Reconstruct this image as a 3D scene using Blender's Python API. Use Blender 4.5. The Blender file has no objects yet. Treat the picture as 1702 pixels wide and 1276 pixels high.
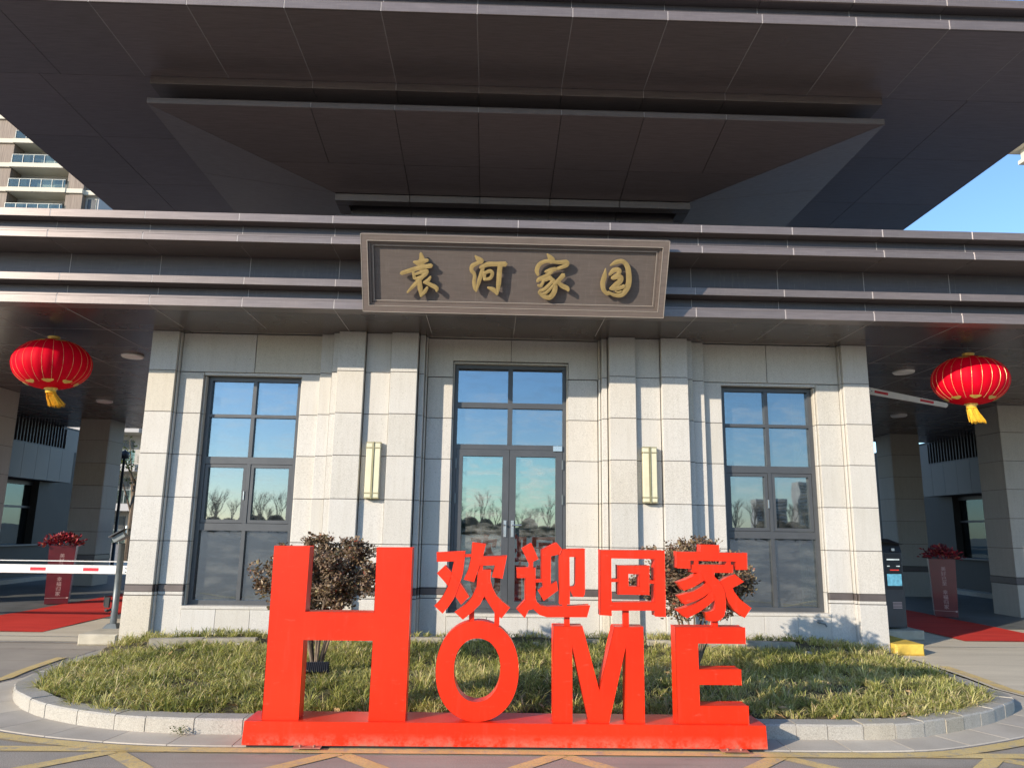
import bpy, math, random
import numpy as np
from mathutils import Vector, Matrix
random.seed(7); rng = np.random.default_rng(7)
R = math.radians
scene = bpy.context.scene
col = scene.collection

# ------------------------------------------------------------------ camera
PITCH, YAW, ROLL = R(11.089), R(1.428), R(0.8735)
fw = Vector((math.sin(YAW)*math.cos(PITCH), math.cos(YAW)*math.cos(PITCH), math.sin(PITCH)))
rt0 = Vector((math.cos(YAW), -math.sin(YAW), 0)); up0 = rt0.cross(fw)
rt = math.cos(ROLL)*rt0 + math.sin(ROLL)*up0
up = -math.sin(ROLL)*rt0 + math.cos(ROLL)*up0
CAM = Vector((0, 0, 1.6))
cam = bpy.data.cameras.new('camera'); cam.sensor_width = 36; cam.lens = 25.997
cam.clip_start = 0.05; cam.clip_end = 3000
camo = bpy.data.objects.new('camera', cam); col.objects.link(camo)
camo.matrix_world = Matrix(((rt.x, up.x, -fw.x, CAM.x), (rt.y, up.y, -fw.y, CAM.y), (rt.z, up.z, -fw.z, CAM.z), (0, 0, 0, 1)))
scene.camera = camo
def px_ray(u, v):
    return (fw*1229.07 + rt*(u-851) - up*(v-638)).normalized()
def atY(u, v, Y):
    d = px_ray(u, v); return CAM + d*(Y/d.y)

# ------------------------------------------------------------------ sun, sky, exposure
SUN_DIR = Vector((1.15, 1.0, -0.49)).normalized()       # the way the light travels
world = bpy.data.worlds.new("World"); scene.world = world; world.use_nodes = True
wn = world.node_tree; wn.nodes.clear()
sky = wn.nodes.new('ShaderNodeTexSky'); sky.sky_type = 'NISHITA'; sky.sun_disc = False
sky.sun_elevation = math.asin(-SUN_DIR.z)
sky.sun_rotation = math.atan2(-SUN_DIR.x, -SUN_DIR.y)
sky.air_density = 1.0; sky.dust_density = 0.25; sky.ozone_density = 4.2; sky.altitude = 50
bg = wn.nodes.new('ShaderNodeBackground'); bg.inputs[1].default_value = 0.14
wo = wn.nodes.new('ShaderNodeOutputWorld')
wn.links.new(sky.outputs[0], bg.inputs[0]); wn.links.new(bg.outputs[0], wo.inputs[0])
sl = bpy.data.lights.new('sun', 'SUN'); sl.energy = 3.2; sl.angle = R(0.5); sl.color = (1.0, 0.87, 0.70)
so = bpy.data.objects.new('sun', sl); col.objects.link(so)
so.rotation_euler = SUN_DIR.to_track_quat('-Z', 'Y').to_euler(); so.location = (-20, -20, 20)
scene.view_settings.view_transform = 'Standard'; scene.view_settings.look = 'None'
scene.view_settings.exposure = 0.97; scene.view_settings.gamma = 1.0
scene.view_settings.use_curve_mapping = False
scene.render.engine = 'CYCLES'
scene.cycles.max_bounces = 8; scene.cycles.glossy_bounces = 4; scene.cycles.transmission_bounces = 6
scene.cycles.transparent_max_bounces = 12
scene.cycles.caustics_reflective = False; scene.cycles.caustics_refractive = False

# ------------------------------------------------------------------ materials
class NT:
    def __init__(s, name):
        s.m = bpy.data.materials.new(name); s.m.use_nodes = True
        s.t = s.m.node_tree; s.t.nodes.clear()
        s.out = s.n('ShaderNodeOutputMaterial'); s.b = s.n('ShaderNodeBsdfPrincipled')
        s.l(s.b.outputs[0], s.out.inputs[0])
    def n(s, k, **kw):
        x = s.t.nodes.new(k)
        for a, b in kw.items(): setattr(x, a, b)
        return x
    def l(s, a, b): s.t.links.new(a, b)
    def coord(s, kind='Object', rnd=True, scale=(1, 1, 1)):
        tc = s.n('ShaderNodeTexCoord'); o = tc.outputs[kind]
        if rnd:
            oi = s.n('ShaderNodeObjectInfo'); vm = s.n('ShaderNodeVectorMath', operation='MULTIPLY')
            s.l(oi.outputs['Random'], vm.inputs[0]); vm.inputs[1].default_value = (37, 91, 53)
            va = s.n('ShaderNodeVectorMath', operation='ADD'); s.l(o, va.inputs[0]); s.l(vm.outputs[0], va.inputs[1]); o = va.outputs[0]
        mp = s.n('ShaderNodeMapping'); mp.inputs['Scale'].default_value = scale
        s.l(o, mp.inputs['Vector']); return mp.outputs[0]
    def noise(s, v, scale, detail=4, rough=0.55):
        x = s.n('ShaderNodeTexNoise'); x.inputs['Scale'].default_value = scale
        x.inputs['Detail'].default_value = detail; x.inputs['Roughness'].default_value = rough
        s.l(v, x.inputs['Vector']); return x.outputs['Fac']
    def ramp(s, f, stops):
        x = s.n('ShaderNodeValToRGB'); e = x.color_ramp.elements
        while len(e) < len(stops): e.new(0.5)
        for q, (p, c) in zip(e, stops):
            q.position = p; q.color = (*c, 1) if len(c) == 3 else c
        s.l(f, x.inputs[0]); return x.outputs[0]
    def mix(s, f, a, b, mode='MIX'):
        x = s.n('ShaderNodeMix', data_type='RGBA', blend_type=mode)
        for i, q in ((0, f), (6, a), (7, b)):
            if isinstance(q, bpy.types.NodeSocket): s.l(q, x.inputs[i])
            elif i == 0: x.inputs[0].default_value = q
            else: x.inputs[i].default_value = (*q, 1)
        return x.outputs[2]
    def base(s, c):
        if isinstance(c, bpy.types.NodeSocket): s.l(c, s.b.inputs['Base Color'])
        else: s.b.inputs['Base Color'].default_value = (*c, 1)
    def set(s, **kw):
        for k, v in kw.items():
            i = s.b.inputs[k.replace('_', ' ')]
            if isinstance(v, bpy.types.NodeSocket): s.l(v, i)
            else: i.default_value = v
    def bump(s, h, strength=0.3, dist=0.002):
        x = s.n('ShaderNodeBump'); x.inputs['Strength'].default_value = strength; x.inputs['Distance'].default_value = dist
        s.l(h, x.inputs['Height']); s.l(x.outputs[0], s.b.inputs['Normal'])
    def rmap(s, f, lo, hi):
        x = s.n('ShaderNodeMapRange'); s.l(f, x.inputs[0]); x.inputs['To Min'].default_value = lo; x.inputs['To Max'].default_value = hi
        return x.outputs[0]
M = {}
def simple(name, c, rough=0.5, metal=0.0, var=0.12, scale=6, spec=0.5, bump=0.0, coat=0.0):
    t = NT(name); v = t.coord('Object', True)
    n = t.noise(v, scale, 5); d = tuple(max(0, x*(1-var)) for x in c); e = tuple(min(1, x*(1+var)) for x in c)
    t.base(t.ramp(n, [(0.3, d), (0.7, e)]))
    t.set(Roughness=t.rmap(n, rough*0.85, min(1, rough*1.15)), Metallic=metal, Specular_IOR_Level=spec, Coat_Weight=coat)
    if bump: t.bump(t.noise(v, scale*12, 3), bump, 0.002)
    M[name] = t.m; return t.m

def granite(name, lo, mid, hi, warm=(1.0, 0.97, 0.9)):
    t = NT(name); v = t.coord('Object', True)
    fine = t.noise(v, 130, 3, 0.7); sp = t.noise(v, 70, 2, 0.8); big = t.noise(v, 1.6, 3)
    c = t.ramp(fine, [(0.30, lo), (0.45, mid), (0.68, hi)])
    dk = t.ramp(sp, [(0.28, (1, 1, 1)), (0.36, (0, 0, 0))])
    c = t.mix(dk, c, tuple(x*0.62 for x in lo))
    oi = t.n('ShaderNodeObjectInfo')
    tint = t.ramp(oi.outputs['Random'], [(0, (0.92, 0.91, 0.88)), (0.35, (1, 0.99, 0.975)), (0.7, (0.955, 0.955, 0.95)), (0.9, (1.0, 0.97, 0.92)), (1, (0.93, 0.885, 0.79))])
    c = t.mix(1.0, c, tint, 'MULTIPLY')
    st = t.ramp(big, [(0.3, (0.93, 0.92, 0.9)), (0.65, (1, 1, 1))]); c = t.mix(0.8, c, st, 'MULTIPLY')
    # rain streaks and grime with their own shape
    w = t.coord('Object', True, (9, 9, 0.7)); s_ = t.ramp(t.noise(w, 2.2, 4, 0.6), [(0.48, (1, 1, 1)), (0.72, (0.80, 0.78, 0.74))])
    c = t.mix(0.35, c, s_, 'MULTIPLY')
    t.base(c); t.set(Roughness=0.62, Specular_IOR_Level=0.35); t.bump(fine, 0.35, 0.0012)
    M[name] = t.m
granite('stone', (0.38, 0.37, 0.35), (0.55, 0.538, 0.512), (0.68, 0.666, 0.638))
granite('pillar_stone', (0.33, 0.31, 0.28), (0.43, 0.41, 0.375), (0.52, 0.50, 0.46))
granite('kerb_granite', (0.27, 0.25, 0.22), (0.40, 0.38, 0.34), (0.54, 0.52, 0.475))

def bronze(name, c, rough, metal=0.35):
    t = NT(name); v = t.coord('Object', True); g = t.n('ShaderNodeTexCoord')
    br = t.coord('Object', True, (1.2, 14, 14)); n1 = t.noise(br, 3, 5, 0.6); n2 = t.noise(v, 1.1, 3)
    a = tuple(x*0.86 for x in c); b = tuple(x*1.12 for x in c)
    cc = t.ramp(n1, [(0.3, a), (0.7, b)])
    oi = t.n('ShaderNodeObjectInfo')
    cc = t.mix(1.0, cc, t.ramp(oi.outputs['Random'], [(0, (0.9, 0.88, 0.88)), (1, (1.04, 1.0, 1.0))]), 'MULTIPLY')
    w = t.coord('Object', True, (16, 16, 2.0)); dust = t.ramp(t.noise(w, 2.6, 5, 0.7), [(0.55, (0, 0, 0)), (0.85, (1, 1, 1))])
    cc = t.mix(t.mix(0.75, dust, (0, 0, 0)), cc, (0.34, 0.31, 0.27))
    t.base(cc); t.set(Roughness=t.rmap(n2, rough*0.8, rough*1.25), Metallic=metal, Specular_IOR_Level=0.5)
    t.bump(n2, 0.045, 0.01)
    M[name] = t.m
bronze('bronze', (0.20, 0.172, 0.162), 0.36, 0.35)
bronze('bronze_shaded', (0.135, 0.112, 0.108), 0.26, 0.4)  # darker copy of the bronze, canopy shade put into its colour
bronze('bronze_brightened', (0.29, 0.25, 0.245), 0.30, 0.4)  # lighter copy of the bronze, light on the roof underside put into its colour
bronze('bronze_dark', (0.105, 0.095, 0.098), 0.40, 0.30)
bronze('bronze_board', (0.135, 0.116, 0.104), 0.42, 0.1)
bronze('bronze_frame', (0.20, 0.168, 0.148), 0.36, 0.2)
simple('sealant', (0.40, 0.37, 0.365), 0.7)
simple('highlight_bronze', (0.42, 0.37, 0.32), 0.35, 0.2, 0.1, 8)
simple('mortar', (0.075, 0.068, 0.064), 0.9)
simple('band_metal', (0.13, 0.11, 0.105), 0.45, 0.3)
simple('alu', (0.085, 0.09, 0.097), 0.42, 0.3, 0.08, 4)
simple('interior', (0.32, 0.31, 0.29), 0.9, 0, 0.15, 1)
simple('interior_floor', (0.2, 0.19, 0.18), 0.5, 0, 0.2, 2)
simple('curtain', (0.62, 0.66, 0.62), 0.9, 0, 0.1, 10)
simple('gold', (0.40, 0.29, 0.12), 0.5, 0.3, 0.15, 12)
simple('gold_thread', (0.95, 0.70, 0.32), 0.35, 0.2, 0.1, 30)
simple('lantern_gold', (0.80, 0.55, 0.13), 0.35, 0.3, 0.15, 20)
simple('tassel', (0.85, 0.47, 0.03), 0.75, 0, 0.25, 40)
simple('cream_shade', (0.66, 0.62, 0.44), 0.45, 0, 0.06, 8, coat=0.2)
simple('brass', (0.42, 0.36, 0.2), 0.4, 0.6)
simple('chrome', (0.62, 0.62, 0.6), 0.28, 0.9, 0.05)
simple('white_paint', (0.8, 0.8, 0.79), 0.4, 0, 0.06, 5)
simple('red_tape', (0.62, 0.02, 0.04), 0.35, 0, 0.1, 8)
simple('black_plastic', (0.018, 0.018, 0.02), 0.45)
simple('grey_steel', (0.15, 0.17, 0.175), 0.45, 0.35, 0.12, 9)
simple('kiosk', (0.06, 0.063, 0.07), 0.4, 0.3, 0.1, 4)
simple('lamp_glass', (0.8, 0.8, 0.78), 0.35, 0, 0.04, 4)
simple('maroon', (0.13, 0.014, 0.022), 0.35, 0, 0.12, 5, coat=0.3)
simple('pale_print', (0.50, 0.36, 0.34), 0.5, 0, 0.05)
simple('yellow_kerb', (0.62, 0.43, 0.07), 0.7, 0, 0.3, 6, bump=0.3)
simple('concrete_block', (0.46, 0.42, 0.33), 0.85, 0, 0.18, 5, bump=0.4)
simple('bark', (0.16, 0.12, 0.085), 0.9, 0, 0.3, 20, bump=0.5)
simple('dark_bark', (0.13, 0.12, 0.11), 0.9, 0, 0.3, 20)
simple('cladding', (0.15, 0.147, 0.15), 0.5, 0.2, 0.07, 2)
simple('louvre', (0.10, 0.10, 0.11), 0.5, 0.3)
simple('dark_wall', (0.032, 0.031, 0.031), 0.6)
simple('cream_render', (0.62, 0.58, 0.48), 0.85, 0, 0.05, 0.3)
simple('grey_render', (0.42, 0.41, 0.40), 0.85, 0, 0.06, 0.3)
simple('window_dark', (0.045, 0.047, 0.05), 0.3, 0, 0.2, 0.4)
simple('rail_metal', (0.2, 0.22, 0.22), 0.4, 0.5)
simple('petal_red', (0.34, 0.015, 0.03), 0.6, 0, 0.5, 14)
simple('petal_dark', (0.12, 0.008, 0.02), 0.6, 0, 0.5, 14)
simple('petal_orange', (0.5, 0.13, 0.07), 0.6, 0, 0.4, 14)
simple('dry_leaf', (0.42, 0.27, 0.13), 0.8, 0, 0.35, 12)
simple('pebble', (0.45, 0.43, 0.4), 0.8, 0, 0.2, 12)
simple('rust_steel', (0.40, 0.17, 0.12), 0.6, 0.2, 0.25, 10)

t = NT('sign_red'); v = t.coord('Object', False); n = t.noise(v, 1.6, 4); n2 = t.noise(v, 60, 3)
w = t.coord('Object', False, (14, 3, 1.2)); st = t.noise(w, 2, 5, 0.7)
c = t.ramp(n, [(0.3, (0.66, 0.024, 0.005)), (0.7, (0.74, 0.032, 0.006))])
c = t.mix(t.ramp(st, [(0.55, (0, 0, 0)), (0.8, (0.5, 0.5, 0.5))]), c, (0.50, 0.055, 0.03))
sc = t.noise(t.coord('Object', False, (2.2, 2.2, 9)), 5, 8, 0.75); c = t.mix(t.ramp(sc, [(0.60, (0, 0, 0)), (0.72, (0.35, 0.35, 0.35))]), c, (0.60, 0.20, 0.14))
sx = t.n('ShaderNodeSeparateXYZ'); tcx = t.n('ShaderNodeTexCoord'); t.l(tcx.outputs['Object'], sx.inputs[0])
lowz = t.n('ShaderNodeMapRange'); t.l(sx.outputs['Z'], lowz.inputs[0]); lowz.inputs['From Min'].default_value = 0.12; lowz.inputs['From Max'].default_value = 0.02
spl = t.n('ShaderNodeMath', operation='MULTIPLY'); t.l(lowz.outputs[0], spl.inputs[0]); t.l(t.ramp(t.noise(t.coord('Object', False), 9, 7, 0.8), [(0.42, (0, 0, 0)), (0.62, (0.8, 0.8, 0.8))]), spl.inputs[1])
c = t.mix(spl.outputs[0], c, (0.36, 0.20, 0.14))
t.base(c); t.set(Roughness=t.rmap(n, 0.26, 0.42), Specular_IOR_Level=0.35); t.bump(n2, 0.04, 0.002); M['sign_red'] = t.m

t = NT('lantern_silk'); v = t.coord('Object', False, (1, 1, 1)); n = t.noise(v, 5, 4)
t.base(t.ramp(n, [(0.3, (0.74, 0.002, 0.018)), (0.7, (0.88, 0.003, 0.03))]))
t.set(Roughness=0.6, Specular_IOR_Level=0.10)
tr = t.n('ShaderNodeBsdfTranslucent'); tr.inputs[0].default_value = (0.8, 0.01, 0.03, 1)
mx = t.n('ShaderNodeMixShader'); mx.inputs[0].default_value = 0.28
t.l(t.b.outputs[0], mx.inputs[1]); t.l(tr.outputs[0], mx.inputs[2]); t.l(mx.outputs[0], t.out.inputs[0]); M['lantern_silk'] = t.m

def glass_mat(name, tint, refl, tr_c, dirt=0.25):
    t = NT(name); t.t.nodes.remove(t.b)
    v = t.coord('Object', True)
    g = t.n('ShaderNodeBsdfGlossy'); g.inputs['Roughness'].default_value = 0.015; g.inputs['Color'].default_value = (*tint, 1)
    n = t.noise(v, 1.3, 2)
    bp = t.n('ShaderNodeBump'); bp.inputs['Strength'].default_value = 0.07; bp.inputs['Distance'].default_value = 0.012
    t.l(n, bp.inputs['Height']); t.l(bp.outputs[0], g.inputs['Normal'])
    tr = t.n('ShaderNodeBsdfTransparent'); tr.inputs[0].default_value = (*tr_c, 1)
    mx = t.n('ShaderNodeMixShader'); mx.inputs[0].default_value = refl
    t.l(tr.outputs[0], mx.inputs[1]); t.l(g.outputs[0], mx.inputs[2])
    df = t.n('ShaderNodeBsdfDiffuse'); df.inputs[0].default_value = (0.45, 0.45, 0.42, 1)
    smear = t.noise(t.coord('Object', True, (1, 1, 3.5)), 2.5, 6, 0.65)
    f = t.ramp(smear, [(0.45, (0.02, 0.02, 0.02)), (0.8, (dirt, dirt, dirt))])
    m2 = t.n('ShaderNodeMixShader'); t.l(f, m2.inputs[0]); t.l(mx.outputs[0], m2.inputs[1]); t.l(df.outputs[0], m2.inputs[2])
    t.l(m2.outputs[0], t.out.inputs[0]); M[name] = t.m
glass_mat('glass', (0.55, 0.64, 0.72), 0.42, (0.55, 0.62, 0.60), 0.20)
glass_mat('door_glass', (0.58, 0.74, 0.76), 0.42, (0.5, 0.6, 0.57), 0.55)
glass_mat('far_glass', (0.6, 0.8, 0.8), 0.10, (0.62, 0.72, 0.68), 0.12)
glass_mat('booth_glass', (0.6, 0.8, 0.9), 0.13, (0.35, 0.4, 0.42), 0.05)

simple('edging', (0.34, 0.31, 0.25), 0.9, 0, 0.3, 8, bump=0.4)
# asphalt and pavings
t = NT('asphalt'); v = t.coord('Object', False); f = t.noise(v, 150, 3, 0.7); m_ = t.noise(v, 1.2, 5); s2 = t.noise(v, 45, 2, 0.8)
c = t.ramp(f, [(0.28, (0.20, 0.176, 0.145)), (0.5, (0.35, 0.312, 0.262)), (0.72, (0.60, 0.55, 0.475))])
c = t.mix(1.0, c, t.ramp(m_, [(0.3, (0.80, 0.79, 0.78)), (0.7, (1.08, 1.05, 1.02))]), 'MULTIPLY')
oil = t.ramp(t.noise(v, 2.3, 3, 0.5), [(0.66, (1, 1, 1)), (0.74, (0.62, 0.60, 0.58))]); c = t.mix(0.8, c, oil, 'MULTIPLY')
ty = t.ramp(t.noise(t.coord('Object', False, (0.25, 3.0, 1)), 1.7, 5, 0.6), [(0.50, (1, 1, 1)), (0.70, (0.78, 0.76, 0.74))]); c = t.mix(0.8, c, ty, 'MULTIPLY')
t.base(c); t.set(Roughness=0.9); t.bump(f, 0.7, 0.004); M['asphalt'] = t.m
t = NT('concrete'); v = t.coord('Object', False); f = t.noise(v, 60, 4, 0.7); m_ = t.noise(t.coord('Object', False, (0.5, 3.5, 1)), 1.1, 6, 0.65)
c = t.ramp(m_, [(0.3, (0.50, 0.44, 0.335)), (0.5, (0.58, 0.515, 0.40)), (0.7, (0.65, 0.58, 0.45))])
c = t.mix(0.5, c, t.ramp(f, [(0.3, (0.75, 0.75, 0.75)), (0.7, (1.1, 1.1, 1.1))]), 'MULTIPLY')
t.base(c); t.set(Roughness=0.8); t.bump(f, 0.3, 0.002); M['concrete'] = t.m
t = NT('paving_stone'); v = t.coord('Object', True); f = t.noise(v, 90, 3, 0.7); m_ = t.noise(v, 2.5, 4)
c = t.ramp(m_, [(0.3, (0.44, 0.395, 0.325)), (0.7, (0.56, 0.51, 0.43))])
oi = t.n('ShaderNodeObjectInfo'); c = t.mix(1.0, c, t.ramp(oi.outputs['Random'], [(0, (0.86, 0.85, 0.85)), (1, (1.06, 1.04, 1.0))]), 'MULTIPLY')
c = t.mix(0.5, c, t.ramp(f, [(0.3, (0.8, 0.8, 0.8)), (0.7, (1.1, 1.1, 1.1))]), 'MULTIPLY')
t.base(c); t.set(Roughness=0.8); t.bump(f, 0.3, 0.0015); M['paving_stone'] = t.m
t = NT('yellow_line'); v = t.coord('Object', False); f = t.noise(v, 110, 3, 0.8); m_ = t.noise(v, 3.0, 6, 0.7)
c = t.ramp(m_, [(0.3, (0.60, 0.43, 0.15)), (0.7, (0.76, 0.57, 0.24))])
wr = t.ramp(f, [(0.36, (1, 1, 1)), (0.48, (0, 0, 0))]); c = t.mix(wr, c, (0.34, 0.29, 0.22))
w2 = t.ramp(t.noise(v, 7, 7, 0.75), [(0.52, (0, 0, 0)), (0.62, (0.8, 0.8, 0.8))]); c = t.mix(w2, c, (0.38, 0.33, 0.26))
t.base(c); t.set(Roughness=0.7); t.bump(f, 0.5, 0.003); M['yellow_line'] = t.m
t = NT('white_line'); v = t.coord('Object', False); f = t.noise(v, 30, 4, 0.8)
t.base(t.ramp(f, [(0.35, (0.34, 0.32, 0.28)), (0.6, (0.55, 0.54, 0.5))])); t.set(Roughness=0.8); M['white_line'] = t.m
t = NT('gravel_mat'); v = t.coord('Object', False); f = t.noise(v, 60, 3, 0.8)
t.base(t.ramp(f, [(0.3, (0.10, 0.09, 0.085)), (0.7, (0.36, 0.33, 0.31))])); t.set(Roughness=0.95); t.bump(f, 1.0, 0.01); M['gravel_mat'] = t.m
t = NT('soil'); v = t.coord('Object', False); f = t.noise(v, 30, 5, 0.7)
t.base(t.ramp(f, [(0.3, (0.045, 0.04, 0.022)), (0.7, (0.13, 0.105, 0.06))])); t.set(Roughness=0.95); t.bump(f, 1.0, 0.02); M['soil'] = t.m
t = NT('carpet_red'); v = t.coord('Object', False); f = t.noise(v, 220, 2, 0.8); m_ = t.noise(t.coord('Object', False, (0.6, 4, 1)), 1.5, 4)
c = t.ramp(m_, [(0.3, (0.52, 0.028, 0.018)), (0.7, (0.66, 0.045, 0.028))]); t.base(c); t.set(Roughness=0.95, Specular_IOR_Level=0.2); t.bump(f, 0.5, 0.003); M['carpet_red'] = t.m
def leaf_mat(name, stops, trans, attr=True, rough=0.5):
    t = NT(name); g = t.n('ShaderNodeAttribute'); g.attribute_name = 'tone'; f = g.outputs['Fac']
    c = t.ramp(f, stops); t.base(c); t.set(Roughness=rough, Specular_IOR_Level=0.35)
    tr = t.n('ShaderNodeBsdfTranslucent'); t.l(t.mix(1.0, c, (1.0, 1.0, 0.6), 'MULTIPLY'), tr.inputs[0])
    mx = t.n('ShaderNodeMixShader'); mx.inputs[0].default_value = trans
    t.l(t.b.outputs[0], mx.inputs[1]); t.l(tr.outputs[0], mx.inputs[2]); t.l(mx.outputs[0], t.out.inputs[0]); M[name] = t.m
leaf_mat('grass_mat', [(0.0, (0.08, 0.11, 0.03)), (0.3, (0.23, 0.26, 0.06)), (0.6, (0.50, 0.49, 0.15)), (0.85, (0.80, 0.72, 0.34)), (1.0, (0.66, 0.52, 0.32))], 0.35)
leaf_mat('shrub_leaf', [(0.0, (0.07, 0.055, 0.04)), (0.3, (0.17, 0.11, 0.08)), (0.6, (0.30, 0.215, 0.135)), (0.85, (0.36, 0.30, 0.16)), (1.0, (0.40, 0.11, 0.07))], 0.25, rough=0.38)
leaf_mat('tree_leaf', [(0.0, (0.03, 0.045, 0.015)), (0.5, (0.08, 0.11, 0.03)), (1.0, (0.22, 0.22, 0.06))], 0.2)
t = NT('wood_clad'); v = t.coord('Object', False, (6, 6, 0.3)); f = t.noise(v, 1.3, 3)
t.base(t.ramp(f, [(0.3, (0.17, 0.13, 0.105)), (0.7, (0.30, 0.245, 0.20))])); t.set(Roughness=0.7); M['wood_clad'] = t.m
def screen(name, c, e):
    t = NT(name); v = t.coord('Object', False); n = t.noise(v, 14, 3)
    k = t.ramp(n, [(0.35, tuple(x*0.6 for x in c)), (0.65, c)]); t.base((0.02, 0.02, 0.02))
    t.l(k, t.b.inputs['Emission Color']); t.b.inputs['Emission Strength'].default_value = e; t.set(Roughness=0.15); M[name] = t.m
screen('screen_blue', (0.18, 0.55, 0.75), 0.55)
screen('screen_dim', (0.05, 0.12, 0.35), 0.5)
screen('led_white', (0.8, 0.9, 0.9), 0.6)
screen('led_red', (0.9, 0.05, 0.03), 0.6)

# ------------------------------------------------------------------ mesh helpers
class MB:
    def __init__(s): s.v = []; s.f = []; s.m = []
    def add(s, vs, fs, mi=0):
        o = len(s.v); s.v += [tuple(q) for q in vs]; s.f += [tuple(i+o for i in f) for f in fs]; s.m += [mi]*len(fs); return s
    def box(s, x0, x1, y0, y1, z0, z1, mi=0):
        vs = [(x0, y0, z0), (x1, y0, z0), (x1, y1, z0), (x0, y1, z0), (x0, y0, z1), (x1, y0, z1), (x1, y1, z1), (x0, y1, z1)]
        return s.add(vs, [(0, 3, 2, 1), (4, 5, 6, 7), (0, 1, 5, 4), (1, 2, 6, 5), (2, 3, 7, 6), (3, 0, 4, 7)], mi)
    def cbox(s, x0, x1, y0, y1, z0, z1, c=0.004, mi=0):     # box whose -Y front edges are chamfered
        vs = [(x0, y1, z0), (x1, y1, z0), (x1, y1, z1), (x0, y1, z1),
              (x0, y0+c, z0), (x1, y0+c, z0), (x1, y0+c, z1), (x0, y0+c, z1),
              (x0+c, y0, z0+c), (x1-c, y0, z0+c), (x1-c, y0, z1-c), (x0+c, y0, z1-c)]
        fs = [(0, 3, 2, 1), (8, 9, 10, 11)]
        for i in range(4):
            j = (i+1) % 4; fs += [(i, j, 4+j, 4+i), (4+i, 4+j, 8+j, 8+i)]
        return s.add(vs, fs, mi)
    def obox(s, c, ax, ay, az, mi=0):       # centre and three half-axis vectors
        c, ax, ay, az = map(Vector, (c, ax, ay, az))
        vs = [c+sx*ax+sy*ay+sz*az for sz in (-1, 1) for sx, sy in ((-1, -1), (1, -1), (1, 1), (-1, 1))]
        return s.add(vs, [(0, 3, 2, 1), (4, 5, 6, 7), (0, 1, 5, 4), (1, 2, 6, 5), (2, 3, 7, 6), (3, 0, 4, 7)], mi)
    def tube(s, pts, r, n=6, mi=0, cap=True):
        pts = [Vector(p) for p in pts]; rs = r if isinstance(r, (list, tuple)) else [r]*len(pts)
        o = len(s.v); L = len(pts); ref = None
        for i, p in enumerate(pts):
            d = (pts[min(i+1, L-1)]-pts[max(i-1, 0)])
            if d.length < 1e-9: d = Vector((0, 0, 1))
            d.normalize()
            a = d.cross(Vector((0, 0, 1)) if abs(d.z) < 0.9 else Vector((1, 0, 0))).normalized(); b = d.cross(a)
            for k in range(n):
                t_ = 2*math.pi*k/n; s.v.append(tuple(p+(a*math.cos(t_)+b*math.sin(t_))*rs[i]))
        for i in range(L-1):
            for k in range(n):
                q = (k+1) % n; s.f.append((o+i*n+k, o+i*n+q, o+(i+1)*n+q, o+(i+1)*n+k)); s.m.append(mi)
        if cap and n > 2:
            s.f.append(tuple(o+k for k in range(n))); s.f.append(tuple(o+(L-1)*n+k for k in reversed(range(n)))); s.m += [mi, mi]
        return s
    def lathe(s, prof, n=32, c=(0, 0, 0), mi=0):
        o = len(s.v)
        for r_, z in prof:
            for k in range(n):
                t_ = 2*math.pi*k/n; s.v.append((c[0]+r_*math.cos(t_), c[1]+r_*math.sin(t_), c[2]+z))
        for i in range(len(prof)-1):
            for k in range(n):
                q = (k+1) % n; s.f.append((o+i*n+k, o+i*n+q, o+(i+1)*n+q, o+(i+1)*n+k)); s.m.append(mi)
        return s
    def prism(s, poly, y0, y1, mi=0, holes=None):   # polygon in XZ extruded along Y
        from mathutils.geometry import tessellate_polygon
        loops = [poly]+(holes or []); o = len(s.v); allp = [p for l in loops for p in l]; N = len(allp)
        s.v += [(p[0], y0, p[1]) for p in allp]+[(p[0], y1, p[1]) for p in allp]
        tr = tessellate_polygon([[Vector((p[0], p[1], 0)) for p in l] for l in loops])
        for a, b, c in tr:
            pa, pb, pc = allp[a], allp[b], allp[c]
            cr = (pb[0]-pa[0])*(pc[1]-pa[1])-(pb[1]-pa[1])*(pc[0]-pa[0])
            if cr < 0: a, b, c = a, c, b
            s.f += [(o+a, o+b, o+c), (o+N+a, o+N+c, o+N+b)]; s.m += [mi, mi]
        k = 0
        for li, l in enumerate(loops):
            ar = sum(l[i][0]*l[(i+1) % len(l)][1]-l[(i+1) % len(l)][0]*l[i][1] for i in range(len(l)))
            fl = (ar > 0) != (li > 0)
            for i in range(len(l)):
                a = o+k+i; b = o+k+(i+1) % len(l)
                s.f.append((a, a+N, b+N, b) if not fl else (a, b, b+N, a+N)); s.m.append(mi)
            k += len(l)
        return s
    def mesh(s, name, mats, smooth=False):
        me = bpy.data.meshes.new(name); me.from_pydata(s.v, [], s.f)
        for x in (mats if isinstance(mats, (list, tuple)) else [mats]): me.materials.append(M[x])
        if any(s.m): me.polygons.foreach_set('material_index', s.m)
        if smooth: me.polygons.foreach_set('use_smooth', [True]*len(s.f))
        me.update(); return me
    def build(s, name, mats, parent=None, smooth=False, **tags):
        return link(name, s.mesh(name, mats, smooth), parent, **tags)
def link(name, me, parent=None, loc=None, rot=None, **tags):
    o = bpy.data.objects.new(name, me); col.objects.link(o)
    if parent is not None: o.parent = parent
    if loc is not None: o.location = loc
    if rot is not None: o.rotation_euler = rot
    for k, v_ in tags.items(): o[k] = v_
    return o
def thing(name, label, cat, loc=(0, 0, 0), rot=(0, 0, 0), group=None):
    o = link(name, None, None, loc, rot, label=label, category=cat)
    if group: o['group'] = group
    return o
def solo(name, mb, mats, label, cat, group=None, smooth=False, **k):
    o = mb.build(name, mats, None, smooth, label=label, category=cat, **k)
    if group: o['group'] = group
    return o
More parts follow.
